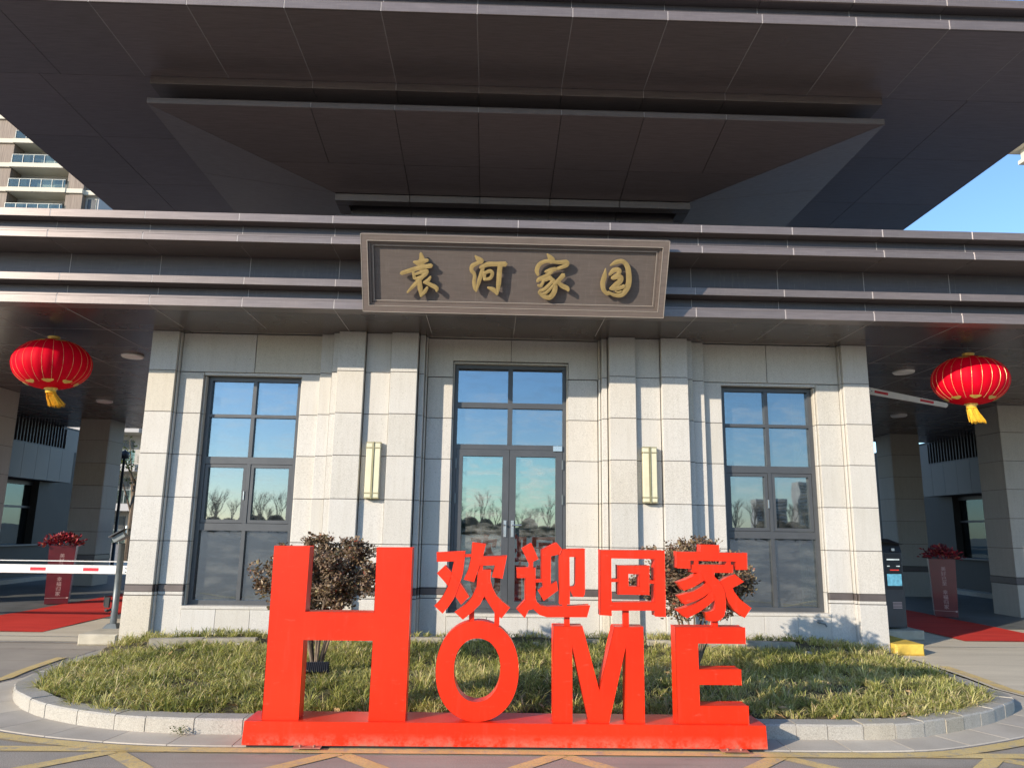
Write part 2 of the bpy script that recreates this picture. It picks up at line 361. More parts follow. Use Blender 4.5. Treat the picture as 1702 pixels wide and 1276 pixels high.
def struct(name, mb, mats, parent=None): return mb.build(name, mats, parent, kind='structure')
_cache = {}
def panel(name, x0, x1, y0, y1, z0, z1, mat, parent, c=0.004, lab=None):
    """one box-shaped piece; equal sizes share their mesh; front (-Y) edges chamfered"""
    k = (name, round(x1-x0, 3), round(y1-y0, 3), round(z1-z0, 3), mat)
    if k not in _cache:
        w, d, h = (x1-x0)/2, (y1-y0)/2, (z1-z0)/2
        _cache[k] = MB().cbox(-w, w, -d, d, -h, h, c).mesh(name, mat)
    o = link(name, _cache[k], parent, ((x0+x1)/2, (y0+y1)/2, (z0+z1)/2))
    if lab: o['label'] = lab
    return o

XC = 0.277; ZS = 4.335
# ================================================================== GROUND
g = MB(); g.add([(-500, -500, 0), (500, -500, 0), (500, 500, 0), (-500, 500, 0)], [(0, 1, 2, 3)]); struct('ground', g, 'asphalt')
def sheet(name, poly, z, mat, **k):
    m = MB(); m.add([(x, y, z) for x, y in poly], [tuple(range(len(poly)))]); return struct(name, m, mat)
sheet('right_lane', [(5.50, 10.6), (5.40, 9.0), (5.28, 8.0), (5.06, 7.2), (4.85, 6.55), (7.5, 6.2), (16, 6.2), (16, 40), (5.50, 40)], 0.004, 'concrete')
sheet('left_lane', [(-4.95, 10.75), (-4.95, 40), (-16, 40), (-16, 10.9)], 0.004, 'concrete')
simple('lane_shade', (0.13, 0.135, 0.13), 0.55, 0, 0.25, 3)  # dark floor colour stands in for the shade under the canopy
sheet('left_lane_shade_floor', [(-4.95, 13.3), (-4.95, 24), (-14, 24), (-14, 13.3)], 0.008, 'lane_shade'); sheet('right_lane_shade_floor', [(5.5, 13.3), (14, 13.3), (14, 24), (5.5, 24)], 0.008, 'lane_shade')
def band(name, pts, w0, w1, z, mat, parent=None):
    """flat strip between offsets w0 and w1 to the right of a polyline"""
    m = MB(); n = len(pts); vs = []
    for i in range(n):
        a = Vector(pts[max(i-1, 0)]); b = Vector(pts[min(i+1, n-1)]); d = (b-a).normalized(); nr = Vector((d.y, -d.x)); p = Vector(pts[i])
        for w in (w0, w1): q = p+nr*w; vs.append((q.x, q.y, z))
    m.add(vs, [(2*i, 2*i+1, 2*i+3, 2*i+2) for i in range(n-1)])
    m.f = [tuple(reversed(f)) if True else f for f in m.f]
    return m
# kerb outline (outer bottom edge), travelling anticlockwise seen from above: left rear -> front -> right rear
KP = [(-4.93, 10.40), (-4.91, 9.7), (-4.88, 9.1), (-4.82, 8.5), (-4.66, 7.9), (-4.28, 7.22), (-3.82, 6.75), (-3.35, 6.46), (-2.86, 6.28), (-2.27, 6.195), (-1.4, 6.19), (0, 6.19), (1.4, 6.185), (2.6, 6.175), (3.2, 6.205), (3.56, 6.305), (3.95, 6.49), (4.31, 6.69), (4.62, 6.92), (4.86, 7.14), (5.07, 7.46), (5.24, 7.9), (5.35, 8.5), (5.42, 9.2), (5.47, 10.35)]
def catmull(P, step=0.05):
    P = [Vector(p) for p in P]; P = [2*P[0]-P[1]]+P+[2*P[-1]-P[-2]]; out = []
    for i in range(1, len(P)-2):
        n = max(2, int((P[i+1]-P[i]).length/step))
        for k in range(n):
            t_ = k/n; a, b, c, d = P[i-1], P[i], P[i+1], P[i+2]
            out.append(0.5*((2*b)+(c-a)*t_+(2*a-5*b+4*c-d)*t_*t_+(-a+3*b-3*c+d)*t_**3))
    out.append(P[-2]); return out
KC = catmull(KP)
cum = [0]
for i in range(1, len(KC)): cum.append(cum[-1]+(KC[i]-KC[i-1]).length)
def at_s(s_):
    s_ = max(0, min(cum[-1]-1e-6, s_)); i = int(np.searchsorted(cum, s_, side='right'))-1; i = max(0, min(len(KC)-2, i))
    t_ = (s_-cum[i])/(cum[i+1]-cum[i]); p = KC[i].lerp(KC[i+1], t_)
    d = (KC[min(i+2, len(KC)-1)]-KC[max(i-1, 0)]).normalized(); return p, Vector((-d.y, d.x))   # inward normal (to the left of travel)
def kerb_h(y): return 0.125 if y < 7.0 else max(0.03, 0.125-(y-7.0)*0.085)
kerb = link('kerb', None, None, kind='structure')
s_ = 0.0; L_ = cum[-1]; core = MB(); vs = []
while s_ < L_-0.05:
    ln = (random.uniform(0.26, 0.46) if s_ < 8 else random.uniform(0.24, 0.30)) if 2 < s_ < L_-2.5 else random.uniform(0.6, 0.8)
    a, b = s_+0.004, min(s_+ln, L_)-0.004; m = MB(); K = max(2, int(ln/0.1)); vv = []
    dz = random.uniform(-0.004, 0.004); out_ = random.uniform(-0.004, 0.004)
    for k in range(K+1):
        p, nr = at_s(a+(b-a)*k/K); h = kerb_h(p.y)+dz; c = 0.012
        for off, z in ((out_, -0.02), (out_, h-c), (out_+c, h), (0.175, h), (0.18, -0.02)):
            q = p+nr*off; vv.append((q.x, q.y, z))
    fs = []
    for k in range(K):
        for j in range(4): fs.append((k*5+j, k*5+5+j, k*5+6+j, k*5+1+j))
    fs += [(0, 1, 2, 3, 4), tuple(K*5+j for j in (4, 3, 2, 1, 0))]
    m.add(vv, fs); m.build('kerb_stone', 'kerb_granite', kerb)
    s_ += ln
for side in (0,):
    m = MB(); vv = []; N = 160
    for k in range(N+1):
        p, nr = at_s(L_*k/N); h = kerb_h(p.y)-0.012
        for off, z in ((0.008, 0), (0.008, h), (0.17, h), (0.17, 0)):
            q = p+nr*off; vv.append((q.x, q.y, z))
    m.add(vv, [(k*4+j, k*4+4+j, k*4+5+j, k*4+1+j) for k in range(N) for j in range(3)]); m.build('joint_mortar', 'pebble', kerb)
# paved apron round the kerb
apron = link('paved_apron', None, None, kind='structure')
def ap_w(p):
    w = 0.30
    if p.x < -2.8: w = 0.30+0.25*min(1, max(0, (p.y-6.3)/0.9))
    if p.x > 3.2: w = 0.30+0.10*min(1, max(0, (p.y-6.3)/0.9))
    if p.y > 7.4: w *= max(0.06/w, 1-(p.y-7.4)/1.0)
    return max(w, 0.06)
def strip_ring(offs0, offs1, z, s0, s1, n):
    m = MB(); vv = []
    for k in range(n+1):
        p, nr = at_s(s0+(s1-s0)*k/n); a = p-nr*offs0(p); b = p-nr*offs1(p); vv += [(a.x, a.y, z), (b.x, b.y, z)]
    m.add(vv, [(2*k, 2*k+1, 2*k+3, 2*k+2) for k in range(n)]); return m
s_ = 1.9
while s_ < L_-2.0:
    ln = 0.46; m = MB(); K = 5; vv = []
    for k in range(K+1):
        p, nr = at_s(s_+0.003+(ln-0.006)*k/K)
        for off, z in ((0.004, 0.0), (0.004, 0.012), (-ap_w(p)+0.012, 0.011), (-ap_w(p), 0.0)):
            q = p+nr*off if off > 0 else p+nr*off; vv.append((q.x, q.y, z))
    m.add(vv, [(k*4+j, k*4+1+j, k*4+5+j, k*4+4+j) for k in range(K) for j in range(3)]+[(3, 2, 1, 0), (K*4, K*4+1, K*4+2, K*4+3)])
    m.build('paving_slab', 'paving_stone', apron); s_ += ln
strip_ring(lambda p: 0.0, lambda p: ap_w(p)-0.01, 0.006, 1.9, L_-2.0, 120).build('joint_mortar', 'mortar', apron)
struct('gravel_edge', strip_ring(lambda p: ap_w(p)-0.03, lambda p: ap_w(p)+0.05, 0.004, 0.3, L_-0.3, 160), 'gravel_mat')
# yellow edge line following the island, and the hatched box in front of it
mk = strip_ring(lambda p: ap_w(p)+(0.035 if p.y < 7 else 0.10), lambda p: ap_w(p)+(0.155 if p.y < 7 else 0.22), 0.010, 0.9, L_-0.8, 200)
struct('yellow_edge_line', mk, 'yellow_line')
mk = MB()
def qstrip(m, a, b, w, z):
    a, b = Vector(a), Vector(b); d = (b-a).normalized(); n_ = Vector((-d.y, d.x))*w/2
    m.add([(*(a-n_), z), (*(b-n_), z), (*(b+n_), z), (*(a+n_), z)], [(0, 1, 2, 3)])
qstrip(mk, (-9, 5.80), (-2.3, 5.80), 0.12, 0.0075); qstrip(mk, (2.7, 5.80), (10, 5.80), 0.12, 0.0075)
struct('yellow_box_border', mk, 'yellow_line')
for sgn, z in ((1, 0.003), (-1, 0.0055)):
    mk = MB()
    for xn in [-2.66+1.6*k for k in range(-3, 8)]:
        qstrip(mk, (xn+0.0*sgn, 5.76), (xn+2.6*sgn, 5.76-2.6), 0.12, z)
    struct('yellow_box_hatching', mk, 'yellow_line')
mk = MB(); qstrip(mk, (-14, 11.35), (-5.5, 11.18), 0.035, 0.010); qstrip(mk, (-14, 10.72), (-5.5, 10.66), 0.03, 0.010); qstrip(mk, (6.0, 11.15), (14, 11.3), 0.03, 0.010)
struct('white_joint_lines', mk, 'white_line')

# ================================================================== LAWN
def inside_x(y):     # inner kerb limits at a given y
    xs = []
    for i in range(len(KC)-1):
        a, b = KC[i], KC[i+1]
        if (a.y-y)*(b.y-y) <= 0 and a.y != b.y: xs.append(a.x+(b.x-a.x)*(y-a.y)/(b.y-a.y))
    return (min(xs)+0.19, max(xs)-0.19) if len(xs) >= 2 else None
def lawn_h(x, y):
    e = inside_x(y)
    if e is None: return 0.09
    d = min(x-e[0], e[1]-x, (y-6.36)*1.0); d = max(0, d)
    base = min(kerb_h(y), 0.12)-0.03
    h = base+0.10*min(1, d/1.1)+0.045*min(1, max(0, y-7.0)/2)
    if y > mid_y(x)+0.07: h += 0.05
    return h
def mid_y(x): return 10.05-0.020*(x-0.5)**2
NX, NY = 120, 48; vs = []; ok = {}
m = MB()
for j in range(NY+1):
    y = 6.36+(10.62-6.36)*j/NY; e = inside_x(min(y, 10.3)) or (-1.5, 2.0)
    for i in range(NX+1):
        x = e[0]+(e[1]-e[0])*i/NX; m.v.append((x, y, lawn_h(x, y)+0.012*math.sin(x*7+y*5)*math.sin(y*9)))
for j in range(NY):
    for i in range(NX):
        a = j*(NX+1)+i; m.f.append((a, a+1, a+NX+2, a+NX+1)); m.m.append(0)
o = m.build('lawn_soil', 'soil', None, True, kind='structure')
# low concrete edging between front lawn and the strip by the wall
m = MB(); edging = link('lawn_edging', None, None, kind='structure')
xs = -4.15
while xs < 4.5:
    ln = 0.62; a, b = xs+0.006, min(xs+ln, 4.6)-0.006
    if random.random() < 0.8:
        ya, yb = mid_y(a), mid_y(b); z = 0.225+random.uniform(-0.012, 0.012)
        m = MB(); m.add([(a, ya-0.05, z-0.2), (b, yb-0.05, z-0.2), (b, yb+0.05, z-0.2), (a, ya+0.05, z-0.2), (a, ya-0.05, z), (b, yb-0.05, z), (b, yb+0.05, z), (a, ya+0.05, z)], [(0, 3, 2, 1), (4, 5, 6, 7), (0, 1, 5, 4), (1, 2, 6, 5), (2, 3, 7, 6), (3, 0, 4, 7)])
        m.build('edging_stone', 'edging', edging)
    xs += ln
# grass: arching blades in tufts, one mesh
def grass_patch(name, npts, sampler, hmin, hmax, blades, seed):
    rg = np.random.default_rng(seed); V = []; F = []; T = []; base = 0
    for _ in range(npts):
        x, y, z, dens = sampler(rg)
        if dens is None: continue
        pt = 0.5+0.5*math.sin(x*1.7+2.1*math.sin(y*1.3))*math.sin(y*2.3+1.7*math.sin(x*0.9)); tone = rg.uniform(0.1, 0.55)+0.4*pt; H = rg.uniform(hmin, hmax)*dens
        nb = int(blades*rg.uniform(0.6, 1.3))
        ang = rg.uniform(0, 6.283, nb); lean = rg.uniform(0.35, 1.5, nb); hh = H*rg.uniform(0.5, 1.2, nb); ww = rg.uniform(0.002, 0.0048, nb)
        r0 = rg.uniform(0, 0.035, nb); tn = np.clip(tone+rg.normal(0, 0.2, nb), 0, 1); tn[rg.random(nb) < 0.05] = 0.98
        for b in range(nb):
            ca, sa = math.cos(ang[b]), math.sin(ang[b]); px_, py_ = -sa, ca; w = ww[b]; l = lean[b]; h = hh[b]
            bx, by = x+ca*r0[b], y+sa*r0[b]
            q = []
            for t_, wf in ((0, 0.8), (0.45, 1.0), (0.8, 0.7)):
                d_ = h*l*(t_**1.7); zz = z+h*(t_-0.38*l*t_**2.4)
                q.append((bx+ca*d_-px_*w*wf, by+sa*d_-py_*w*wf, zz)); q.append((bx+ca*d_+px_*w*wf, by+sa*d_+py_*w*wf, zz))
            d_ = h*l; zz = z+h*(1-0.42*l); q.append((bx+ca*d_, by+sa*d_, zz))
            V += q; F += [(base, base+1, base+3, base+2), (base+2, base+3, base+5, base+4), (base+4, base+5, base+6)]; T += [tn[b]]*7; base += 7
    me = bpy.data.meshes.new(name); me.from_pydata(V, [], F); me.materials.append(M['grass_mat'])
    at = me.attributes.new('tone', 'FLOAT', 'POINT'); at.data.foreach_set('value', np.array(T, dtype=np.float32))
    me.update(); return link(name, me, None, kind='stuff', label='yellow-green tufted grass filling the kerbed bed', category='grass')
def samp(rg):
    y = rg.uniform(6.39, 10.45); e = inside_x(min(y, 10.3))
    if e is None: return 0, 0, 0, None
    x = rg.uniform(e[0]+0.03, e[1]-0.03)
    if y < 6.55 and rg.random() < 0.35: return 0, 0, 0, None
    if abs(y-mid_y(x)) < 0.08: return 0, 0, 0, None
    f = math.sin(x*2.1+1)*math.sin(y*2.7+x)
    if y > 9.2 and rg.random() < 0.25: return 0, 0, 0, None
    if math.sin(x*4.3+2*math.sin(y*3))*math.sin(y*5.1+x*1.3) > 0.62 and rg.random() < 0.75: return 0, 0, 0, None
    return x, y, lawn_h(x, y)-0.005, 0.9+0.2*f+0.15*rg.random()
gr = grass_patch('grass', 8800, samp, 0.065, 0.15, 14, 5)
# fallen leaves and pebbles on the soil edge
LEAF = []
for k in range(3):
    m = MB(); a = 0.03+0.008*k
    m.add([(0, -a, 0), (a*0.55, 0, 0.008), (0, a*1.2, 0.002), (-a*0.55, 0, 0.01), (0, 0, 0.0)], [(0, 1, 4), (1, 2, 4), (2, 3, 4), (3, 0, 4)]); LEAF.append(m.mesh('fallen_leaf', 'dry_leaf'))
for k in range(46):
    for _ in range(20):
        x = random.uniform(-4.2, 4.9); y = random.choice([random.uniform(6.4, 6.6), random.uniform(6.4, 9.5)])
        e = inside_x(y)
        if e and e[0]+0.02 < x < e[1]-0.02: break
    link('fallen_leaf', LEAF[k % 3], None, (x, y, lawn_h(x, y)+random.uniform(0.01, 0.06)), (random.uniform(-.5, .5), random.uniform(-.5, .5), random.uniform(0, 6)),
         label='dry brown fallen leaf lying in the grass of the kerbed bed', category='leaf', group='dry leaves fallen in the grass bed')
# small weed at the kerb
m = MB(); vs = []
for k in range(70):
    a = random.uniform(0, 6.28); r_ = random.uniform(0.0, 0.07); h = random.uniform(0.01, 0.055); c = Vector((r_*math.cos(a), r_*math.sin(a)*0.5, h)); s1 = Vector((math.cos(a+1.5), math.sin(a+1.5), 0))*0.007; d = Vector((math.cos(a), math.sin(a), random.uniform(-.2, .6)))*0.016
    m.add([c-s1, c+d*0.5-s1*1.2, c+d, c+s1], [(0, 1, 2, 3)])
w_ = solo('weed', m, 'tree_leaf', 'small green weed sprouting at the foot of the kerb left of the red sign', 'weed'); w_.location = (-2.36, 6.14, 0.02)
at = w_.data.attributes.new('tone', 'FLOAT', 'POINT'); at.data.foreach_set('value', np.full(len(w_.data.vertices), 0.6, dtype=np.float32))
#CHUNK2
# ================================================================== GATEHOUSE
gate = thing('gatehouse', 'pale granite gatehouse with bronze canopies, three tall dark-framed openings and an upper roof', 'building', (0, 0, 0))
def mir(x0, x1): return (2*XC-x1, 2*XC-x0)
OPW = (-4.19, -2.78); OPD = (-0.598, 1.09); OPW2 = mir(*OPW)
# structural walls behind the stone
w = MB()
def wl(x0, x1, z0, z1, y0=10.64, y1=10.86): w.box(x0, x1, y0, y1, z0, z1)
for a, b in ((-4.92, OPW[0]-0.004), (OPW[1]+0.004, OPD[0]-0.004), (OPD[1]+0.004, OPW2[0]-0.004), (OPW2[1]+0.004, 5.47)): wl(a, b, -0.1, 4.33)
for a, b, zt, zb in ((*OPW, 3.72, 0.50), (*OPD, 4.0, 0.44), (*OPW2, 3.72, 0.50)):
    wl(a-0.004, b+0.004, zt+0.004, 4.33); wl(a-0.004, b+0.004, -0.1, zb-0.004)
wall = w.build('wall', 'mortar', gate)
w = MB(); w.box(-4.92, -4.70, 10.86, 18, -0.1, 4.33); w.box(5.25, 5.47, 10.86, 18, -0.1, 4.33); w.box(-4.70, 5.25, 17.8, 18, -0.1, 4.33)
w.build('interior_wall', 'interior', gate)
w = MB(); w.box(-4.69, 5.24, 10.87, 17.79, 0.0, 0.44); w.build('interior_floor', 'interior_floor', gate)
w = MB(); w.box(-4.69, 5.24, 10.87, 17.79, 4.20, 4.32); w.build('interior_ceiling', 'interior', gate)
ROWS = [(0.79, 1.371), (1.371, 1.97), (1.97, 2.566), (2.566, 3.158), (3.158, 3.758), (3.758, 4.335)]
G = 0.004
core = MB(); bandm = MB(); ledge = MB()
def strip(x0, x1, yf, top=True, full=True, base_z=0.0):
    core.box(x0+0.006, x1-0.006, yf+0.008, 10.645, -0.05, 4.333 if top else 3.752)
    for z0, z1 in ROWS[:-1]+([ROWS[-1]] if top else []):
        panel('stone_panel', x0, x1, yf, 10.63, z0+G, z1-(G if z1 < 4.3 else 0.002), 'stone', wall)
    panel('stone_panel', x0-0.004, x1+0.004, yf-0.012, 10.62, base_z, 0.645, 'stone', wall)
    panel('ledge_stone', x0-0.001, x1+0.001, yf-0.004, 10.62, 0.655, 0.695, 'stone', wall)
    panel('band_strip', x0+0.001, x1-0.001, yf-0.009, 10.62, 0.700, 0.782, 'band_metal', wall, 0.003)
S = [(-4.93, -4.555, 10.47, True), (-4.548, -4.533, 10.52, True), (-4.526, -4.19, 10.58, False), (-2.78, -2.515, 10.58, False), (-2.505, -2.335, 10.49, True),
     (-2.312, -2.232, 10.39, True), (-2.215, -1.84, 10.28, True), (-1.828, -1.478, 10.36, True), (-1.465, -1.09, 10.28, True),
     (-1.075, -1.0, 10.40, True), (-0.992, -0.972, 10.50, True), (-0.962, -0.598, 10.60, False)]
for x0, x1, y, tp in S:
    strip(x0, x1, y, tp); a, b = mir(x0, x1)
    if not (x0 > -0.97): strip(a, b, y, tp)
strip(1.09, 1.515, 10.60, False)
# thin dark reveals beside the corner columns
core.build('joint_core', 'mortar', gate)
# lintels
def lintel(x0, x1, z0, z1, y): panel('lintel_stone', x0, x1, y, 10.63, z0, z1, 'stone', wall)
for f in (lambda a, b: (a, b), mir):
    for a, b in ((-4.525, -3.474), (-3.466, -2.515)):
        x0, x1 = f(a, b); lintel(x0, x1, 3.766, 4.333, 10.58)
    x0, x1 = f(OPW[0]+0.002, OPW[1]-0.002); m = MB(); m.box(x0, x1, 10.60, 10.70, 3.72, 3.757); m.build('head_stone', 'stone', wall)
    # reveals: stone jambs inside the opening
    for a, b in ((OPW[0]-0.0, OPW[0]+0.022), (OPW[1]-0.022, OPW[1])):
        x0, x1 = f(a, b)
        for z0, z1 in [(0.50, 0.79)]+ROWS[:-1]: panel('reveal_stone', x0, x1, 10.634, 10.80, max(z0, 0.5)+G, min(z1, 3.716)-G, 'stone', wall)
    # sill wall
    for k in range(3):
        a = OPW[0]+0.006+(OPW[1]-OPW[0]-0.012)*k/3; b = OPW[0]+0.006+(OPW[1]-OPW[0]-0.012)*(k+1)/3
        x0, x1 = f(a+0.0015, b-0.0015); panel('sill_stone', x0, x1, 10.555, 10.63, 0.0, 0.47, 'stone', wall)
    x0, x1 = f(OPW[0]+0.004, OPW[1]-0.004); panel('window_sill', x0, x1, 10.545, 10.78, 0.474, 0.515, 'stone', wall)
m = MB(); m.box(-0.966, 0.243, 10.60, 10.63, 4.012, 4.333); m.box(-0.966, -0.602, 10.60, 10.63, 3.766, 4.012); m.build('lintel_stone', 'stone', wall)
m = MB(); m.box(0.251, 1.52, 10.60, 10.63, 4.012, 4.333); m.box(1.094, 1.52, 10.60, 10.63, 3.766, 4.012); m.build('lintel_stone', 'stone', wall)
for x0, x1 in ((OPD[0], OPD[0]+0.02), (OPD[1]-0.02, OPD[1])):
    for z0, z1 in ((0.45, 0.79),)+tuple(ROWS[:-1])+((3.758, 4.0),): panel('reveal_stone', x0, x1, 10.634, 10.80, z0+G, z1-G, 'stone', wall)
panel('head_stone', OPD[0]+0.022, OPD[1]-0.022, 10.634, 10.80, 3.975, 4.0, 'stone', wall)
for k in range(3):
    a = OPD[0]+0.006+0.5587*k; panel('sill_stone', a+0.002, a+0.5547, 10.575, 10.63, 0.0, 0.41, 'stone', wall)
panel('threshold', OPD[0]+0.004, OPD[1]-0.004, 10.565, 10.80, 0.415, 0.455, 'stone', wall)

# ---- windows: frame > pane
def pane(x0, x1, z0, z1, y, parent, mat='glass'):
    m = MB(); m.box(x0, x1, y, y+0.012, z0, z1); m.build('pane', mat, parent)
def frame_bars(m, x0, x1, z0, z1, w_, y0, y1):
    m.box(x0, x1, y0, y1, z1-w_, z1); m.box(x0, x1, y0, y1, z0, z0+w_); m.box(x0, x0+w_, y0, y1, z0+w_, z1-w_); m.box(x1-w_, x1, y0, y1, z0+w_, z1-w_)
def window(x0, x1):
    x0 += 0.024; x1 -= 0.024; xm = (x0+x1)/2; YF = 10.715
    m = MB(); frame_bars(m, x0, x1, 0.517, 3.718, 0.06, YF, 10.80)
    for z, h in ((3.125, 0.045), (2.455, 0.10), (1.52, 0.10)): m.box(x0+0.06, x1-0.06, YF+0.004, 10.80, z, z+h)
    for z0, z1 in ((3.172, 3.656), (2.557, 3.123), (1.622, 2.453), (0.579, 1.518)): m.box(xm-0.026, xm+0.026, YF+0.002, 10.80, z0, z1)
    fr = m.build('window_frame', 'alu', gate)
    for a, b in ((x0+0.06, xm-0.026), (xm+0.026, x1-0.06)):
        pane(a, b, 3.170, 3.658, 10.765, fr); pane(a, b, 2.555, 3.125, 10.765, fr); pane(a, b, 0.577, 1.52, 10.765, fr)
        s_ = MB(); frame_bars(s_, a+0.004, b-0.004, 1.626, 2.449, 0.045, YF+0.012, 10.79); s_.build('sash', 'alu', fr)
        pane(a+0.04, b-0.04, 1.66, 2.41, 10.768, fr)
    h = MB(); h.box(xm-0.045, xm-0.03, YF-0.012, YF+0.012, 1.95, 2.07); h.build('window_latch', 'chrome', fr)
    return fr
window(*OPW); window(*OPW2)
# ---- door with transom lights
x0, x1 = OPD[0]+0.022, OPD[1]-0.022; xm = (x0+x1)/2; YF = 10.715
m = MB(); frame_bars(m, x0, x1, 0.456, 3.974, 0.05, YF, 10.80)
m.box(x0+0.05, x1-0.05, YF+0.003, 10.80, 3.335, 3.415); m.box(x0+0.05, x1-0.05, YF+0.003, 10.80, 2.73, 2.80)
for z0, z1 in ((2.802, 3.333), (3.417, 3.922)): m.box(xm-0.035, xm+0.035, YF+0.002, 10.80, z0, z1)
fr = m.build('door_frame', 'alu', gate)
for a, b in ((x0+0.05, xm-0.035), (xm+0.035, x1-0.05)): pane(a, b, 2.80, 3.335, 10.765, fr); pane(a, b, 3.415, 3.924, 10.765, fr)
for sd in (0, 1):
    a, b = ((x0+0.054, xm-0.003), (xm+0.003, x1-0.054))[sd]
    m = MB(); frame_bars(m, a, b, 0.51, 2.726, 0.095, YF-0.006, 10.79); dl = m.build('door', 'alu', gate)
    pane(a+0.09, b-0.09, 0.60, 2.636, 10.762, dl, 'door_glass')
    for zz in (0.8, 1.95, 2.45):
        hx = x0+0.054 if sd == 0 else x1-0.054; h = MB(); h.box(hx-0.012, hx+0.012, YF-0.022, YF-0.007, zz, zz+0.14); h.build('hinge', 'grey_steel', dl)
    hx = xm-0.05 if sd == 0 else xm+0.055
    h = MB(); h.box(hx-0.02, hx+0.02, YF-0.02, YF-0.007, 1.49, 1.72); h.tube([(hx, YF-0.02, 1.655), (hx, YF-0.062, 1.655), (hx+(0.13 if sd else -0.02), YF-0.066, 1.655)], 0.010, 8); h.build('door_handle', 'chrome', dl)
m = MB(); m.box(x1-0.19, x1-0.06, YF-0.03, YF-0.001, 2.715, 2.79); m.build('door_closer', 'chrome', gate)
# curtains / furniture hint inside
m = MB()
for k in range(14): m.box(4.50+0.016*k, 4.514+0.016*k, 10.90+0.02*(k % 2), 10.93+0.02*(k % 2), 0.55, 3.7)
solo('curtain', m, 'curtain', 'pale curtain hanging behind the right edge of the right-hand window', 'curtain')
m = MB(); m.box(-3.9, -2.9, 12.6, 13.2, 1.14, 1.18); m.box(-3.86, -3.80, 12.62, 13.18, 0.44, 1.14); m.box(-3.0, -2.94, 12.62, 13.18, 0.44, 1.14); m.box(-3.8, -3.0, 13.1, 13.14, 0.6, 1.14)
solo('desk', m, 'cream_render', 'pale desk standing inside the room behind the left-hand window', 'desk')

# ---- lower canopy
canopy = MB(); X0c, X1c = -13.0, 13.55
canopy.box(X0c+0.02, X1c-0.02, 9.42, 21.9, 4.352, 5.42)
canopy.box(X0c+0.02, X1c-0.02, 9.03, 9.419, 5.195, 5.42)
canopy = canopy.build('canopy', 'sealant', gate)
m = MB(); m.box(X0c, X1c, 8.98, 21.9, 5.46, 5.50); m.build('canopy_deck', 'bronze_dark', gate)
P = 1.172; JX = [0.268+P*k for k in range(-11, 12)]; JX = [X0c]+JX+[X1c]
def cp(x0, x1, y0, y1, z0, z1, nm='fascia_panel', mat='bronze', c=0.003):
    panel(nm, x0+0.0045, x1-0.0045, y0, y1, z0, z1, mat, canopy, c)
bk = MB()
for a, b in zip(JX[:-1], JX[1:]):
    if b > 9.5 or a < -8.6:
        if b > 12 or a < -12.2: continue
    # bands 1-4
    cp(a, b, 8.826, 9.00, 5.348, 5.452); cp(a, b, 8.826, 9.00, 5.074, 5.150); cp(a, b, 8.834, 9.00, 5.152, 5.177, 'fascia_trim')
    cp(a, b, 9.190, 9.41, 4.638, 4.736); cp(a, b, 9.190, 9.41, 4.335, 4.440); cp(a, b, 9.198, 9.41, 4.442, 4.471, 'fascia_trim')
    cp(a, b, 8.995, 9.02, 5.179, 5.346, 'recess_panel', 'bronze_dark', 0.001)
    cp(a, b, 9.388, 9.412, 4.738, 5.072, 'recess_panel', 'bronze_dark', 0.001)
    cp(a, b, 9.40, 9.415, 4.473, 4.636, 'recess_panel', 'bronze_dark', 0.001)
    cp(a, b, 9.004, 9.386, 5.074, 5.086, 'eave_panel', 'bronze', 0.001)
m = MB()
m.box(X0c+0.1, X1c-0.1, 8.838, 8.99, 5.082, 5.17); m.box(X0c+0.1, X1c-0.1, 9.004, 9.385, 5.089, 5.19); m.box(X0c+0.1, X1c-0.1, 9.202, 9.385, 4.345, 4.464)
m.build('canopy_backing', 'sealant', gate)
m = MB(); m.box(X0c+0.1, X1c-0.1, 8.835, 9.02, 5.36, 5.44); m.box(X0c+0.1, X1c-0.1, 9.2, 9.385, 4.65, 4.725); m.build('canopy_backing', 'sealant', gate)
# sealant beads in the open joints, almost flush with the sheets
m = MB()
for x in JX[1:-1]:
    a, b = x-0.0055, x+0.0055
    for y, z0, z1 in ((8.8275, 5.351, 5.450), (8.8275, 5.077, 5.149), (9.1915, 4.640, 4.734), (9.1915, 4.338, 4.438)): m.box(a, b, y, y+0.008, z0, z1)
    for y, z0, z1 in ((8.9965, 5.180, 5.345), (9.3895, 4.739, 5.071), (9.4015, 4.474, 4.635)): m.box(a, b, y, y+0.006, z0, z1)
    m.box(a, b, 9.006, 9.386, 5.0755, 5.082)
    m.box(a, b, 9.20, 21.8 if (x < -5 or x > 5.5) else 10.27, 4.3335, 4.345)
for y in (10.48, 11.57, 12.67, 13.85, 15.15, 16.4, 17.6, 18.8, 20.0):
    for a, b in ((X0c+0.1, -4.95), (5.5, X1c-0.1)): m.box(a, b, y-0.005, y+0.005, 4.3338, 4.345)
m.build('joint_bead', 'sealant', gate, kind='stuff')
# soffit panels (only where open air is below)
SY = [9.415, 10.48, 11.57, 12.67, 13.85, 15.15, 16.4, 17.6, 18.8, 20.0, 21.88]
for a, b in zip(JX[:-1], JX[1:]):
    panel('soffit_panel', a+0.004, b-0.004, 9.19+0.225, SY[1]-0.003, 4.335, 4.35, 'bronze_shaded', canopy, 0.0)
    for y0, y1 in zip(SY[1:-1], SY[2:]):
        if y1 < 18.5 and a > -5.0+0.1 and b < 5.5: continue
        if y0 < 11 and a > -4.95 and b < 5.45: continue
        panel('soffit_panel', a+0.004, b-0.004, y0+0.003, y1-0.003, 4.335, 4.35, 'bronze_shaded', canopy, 0.0)
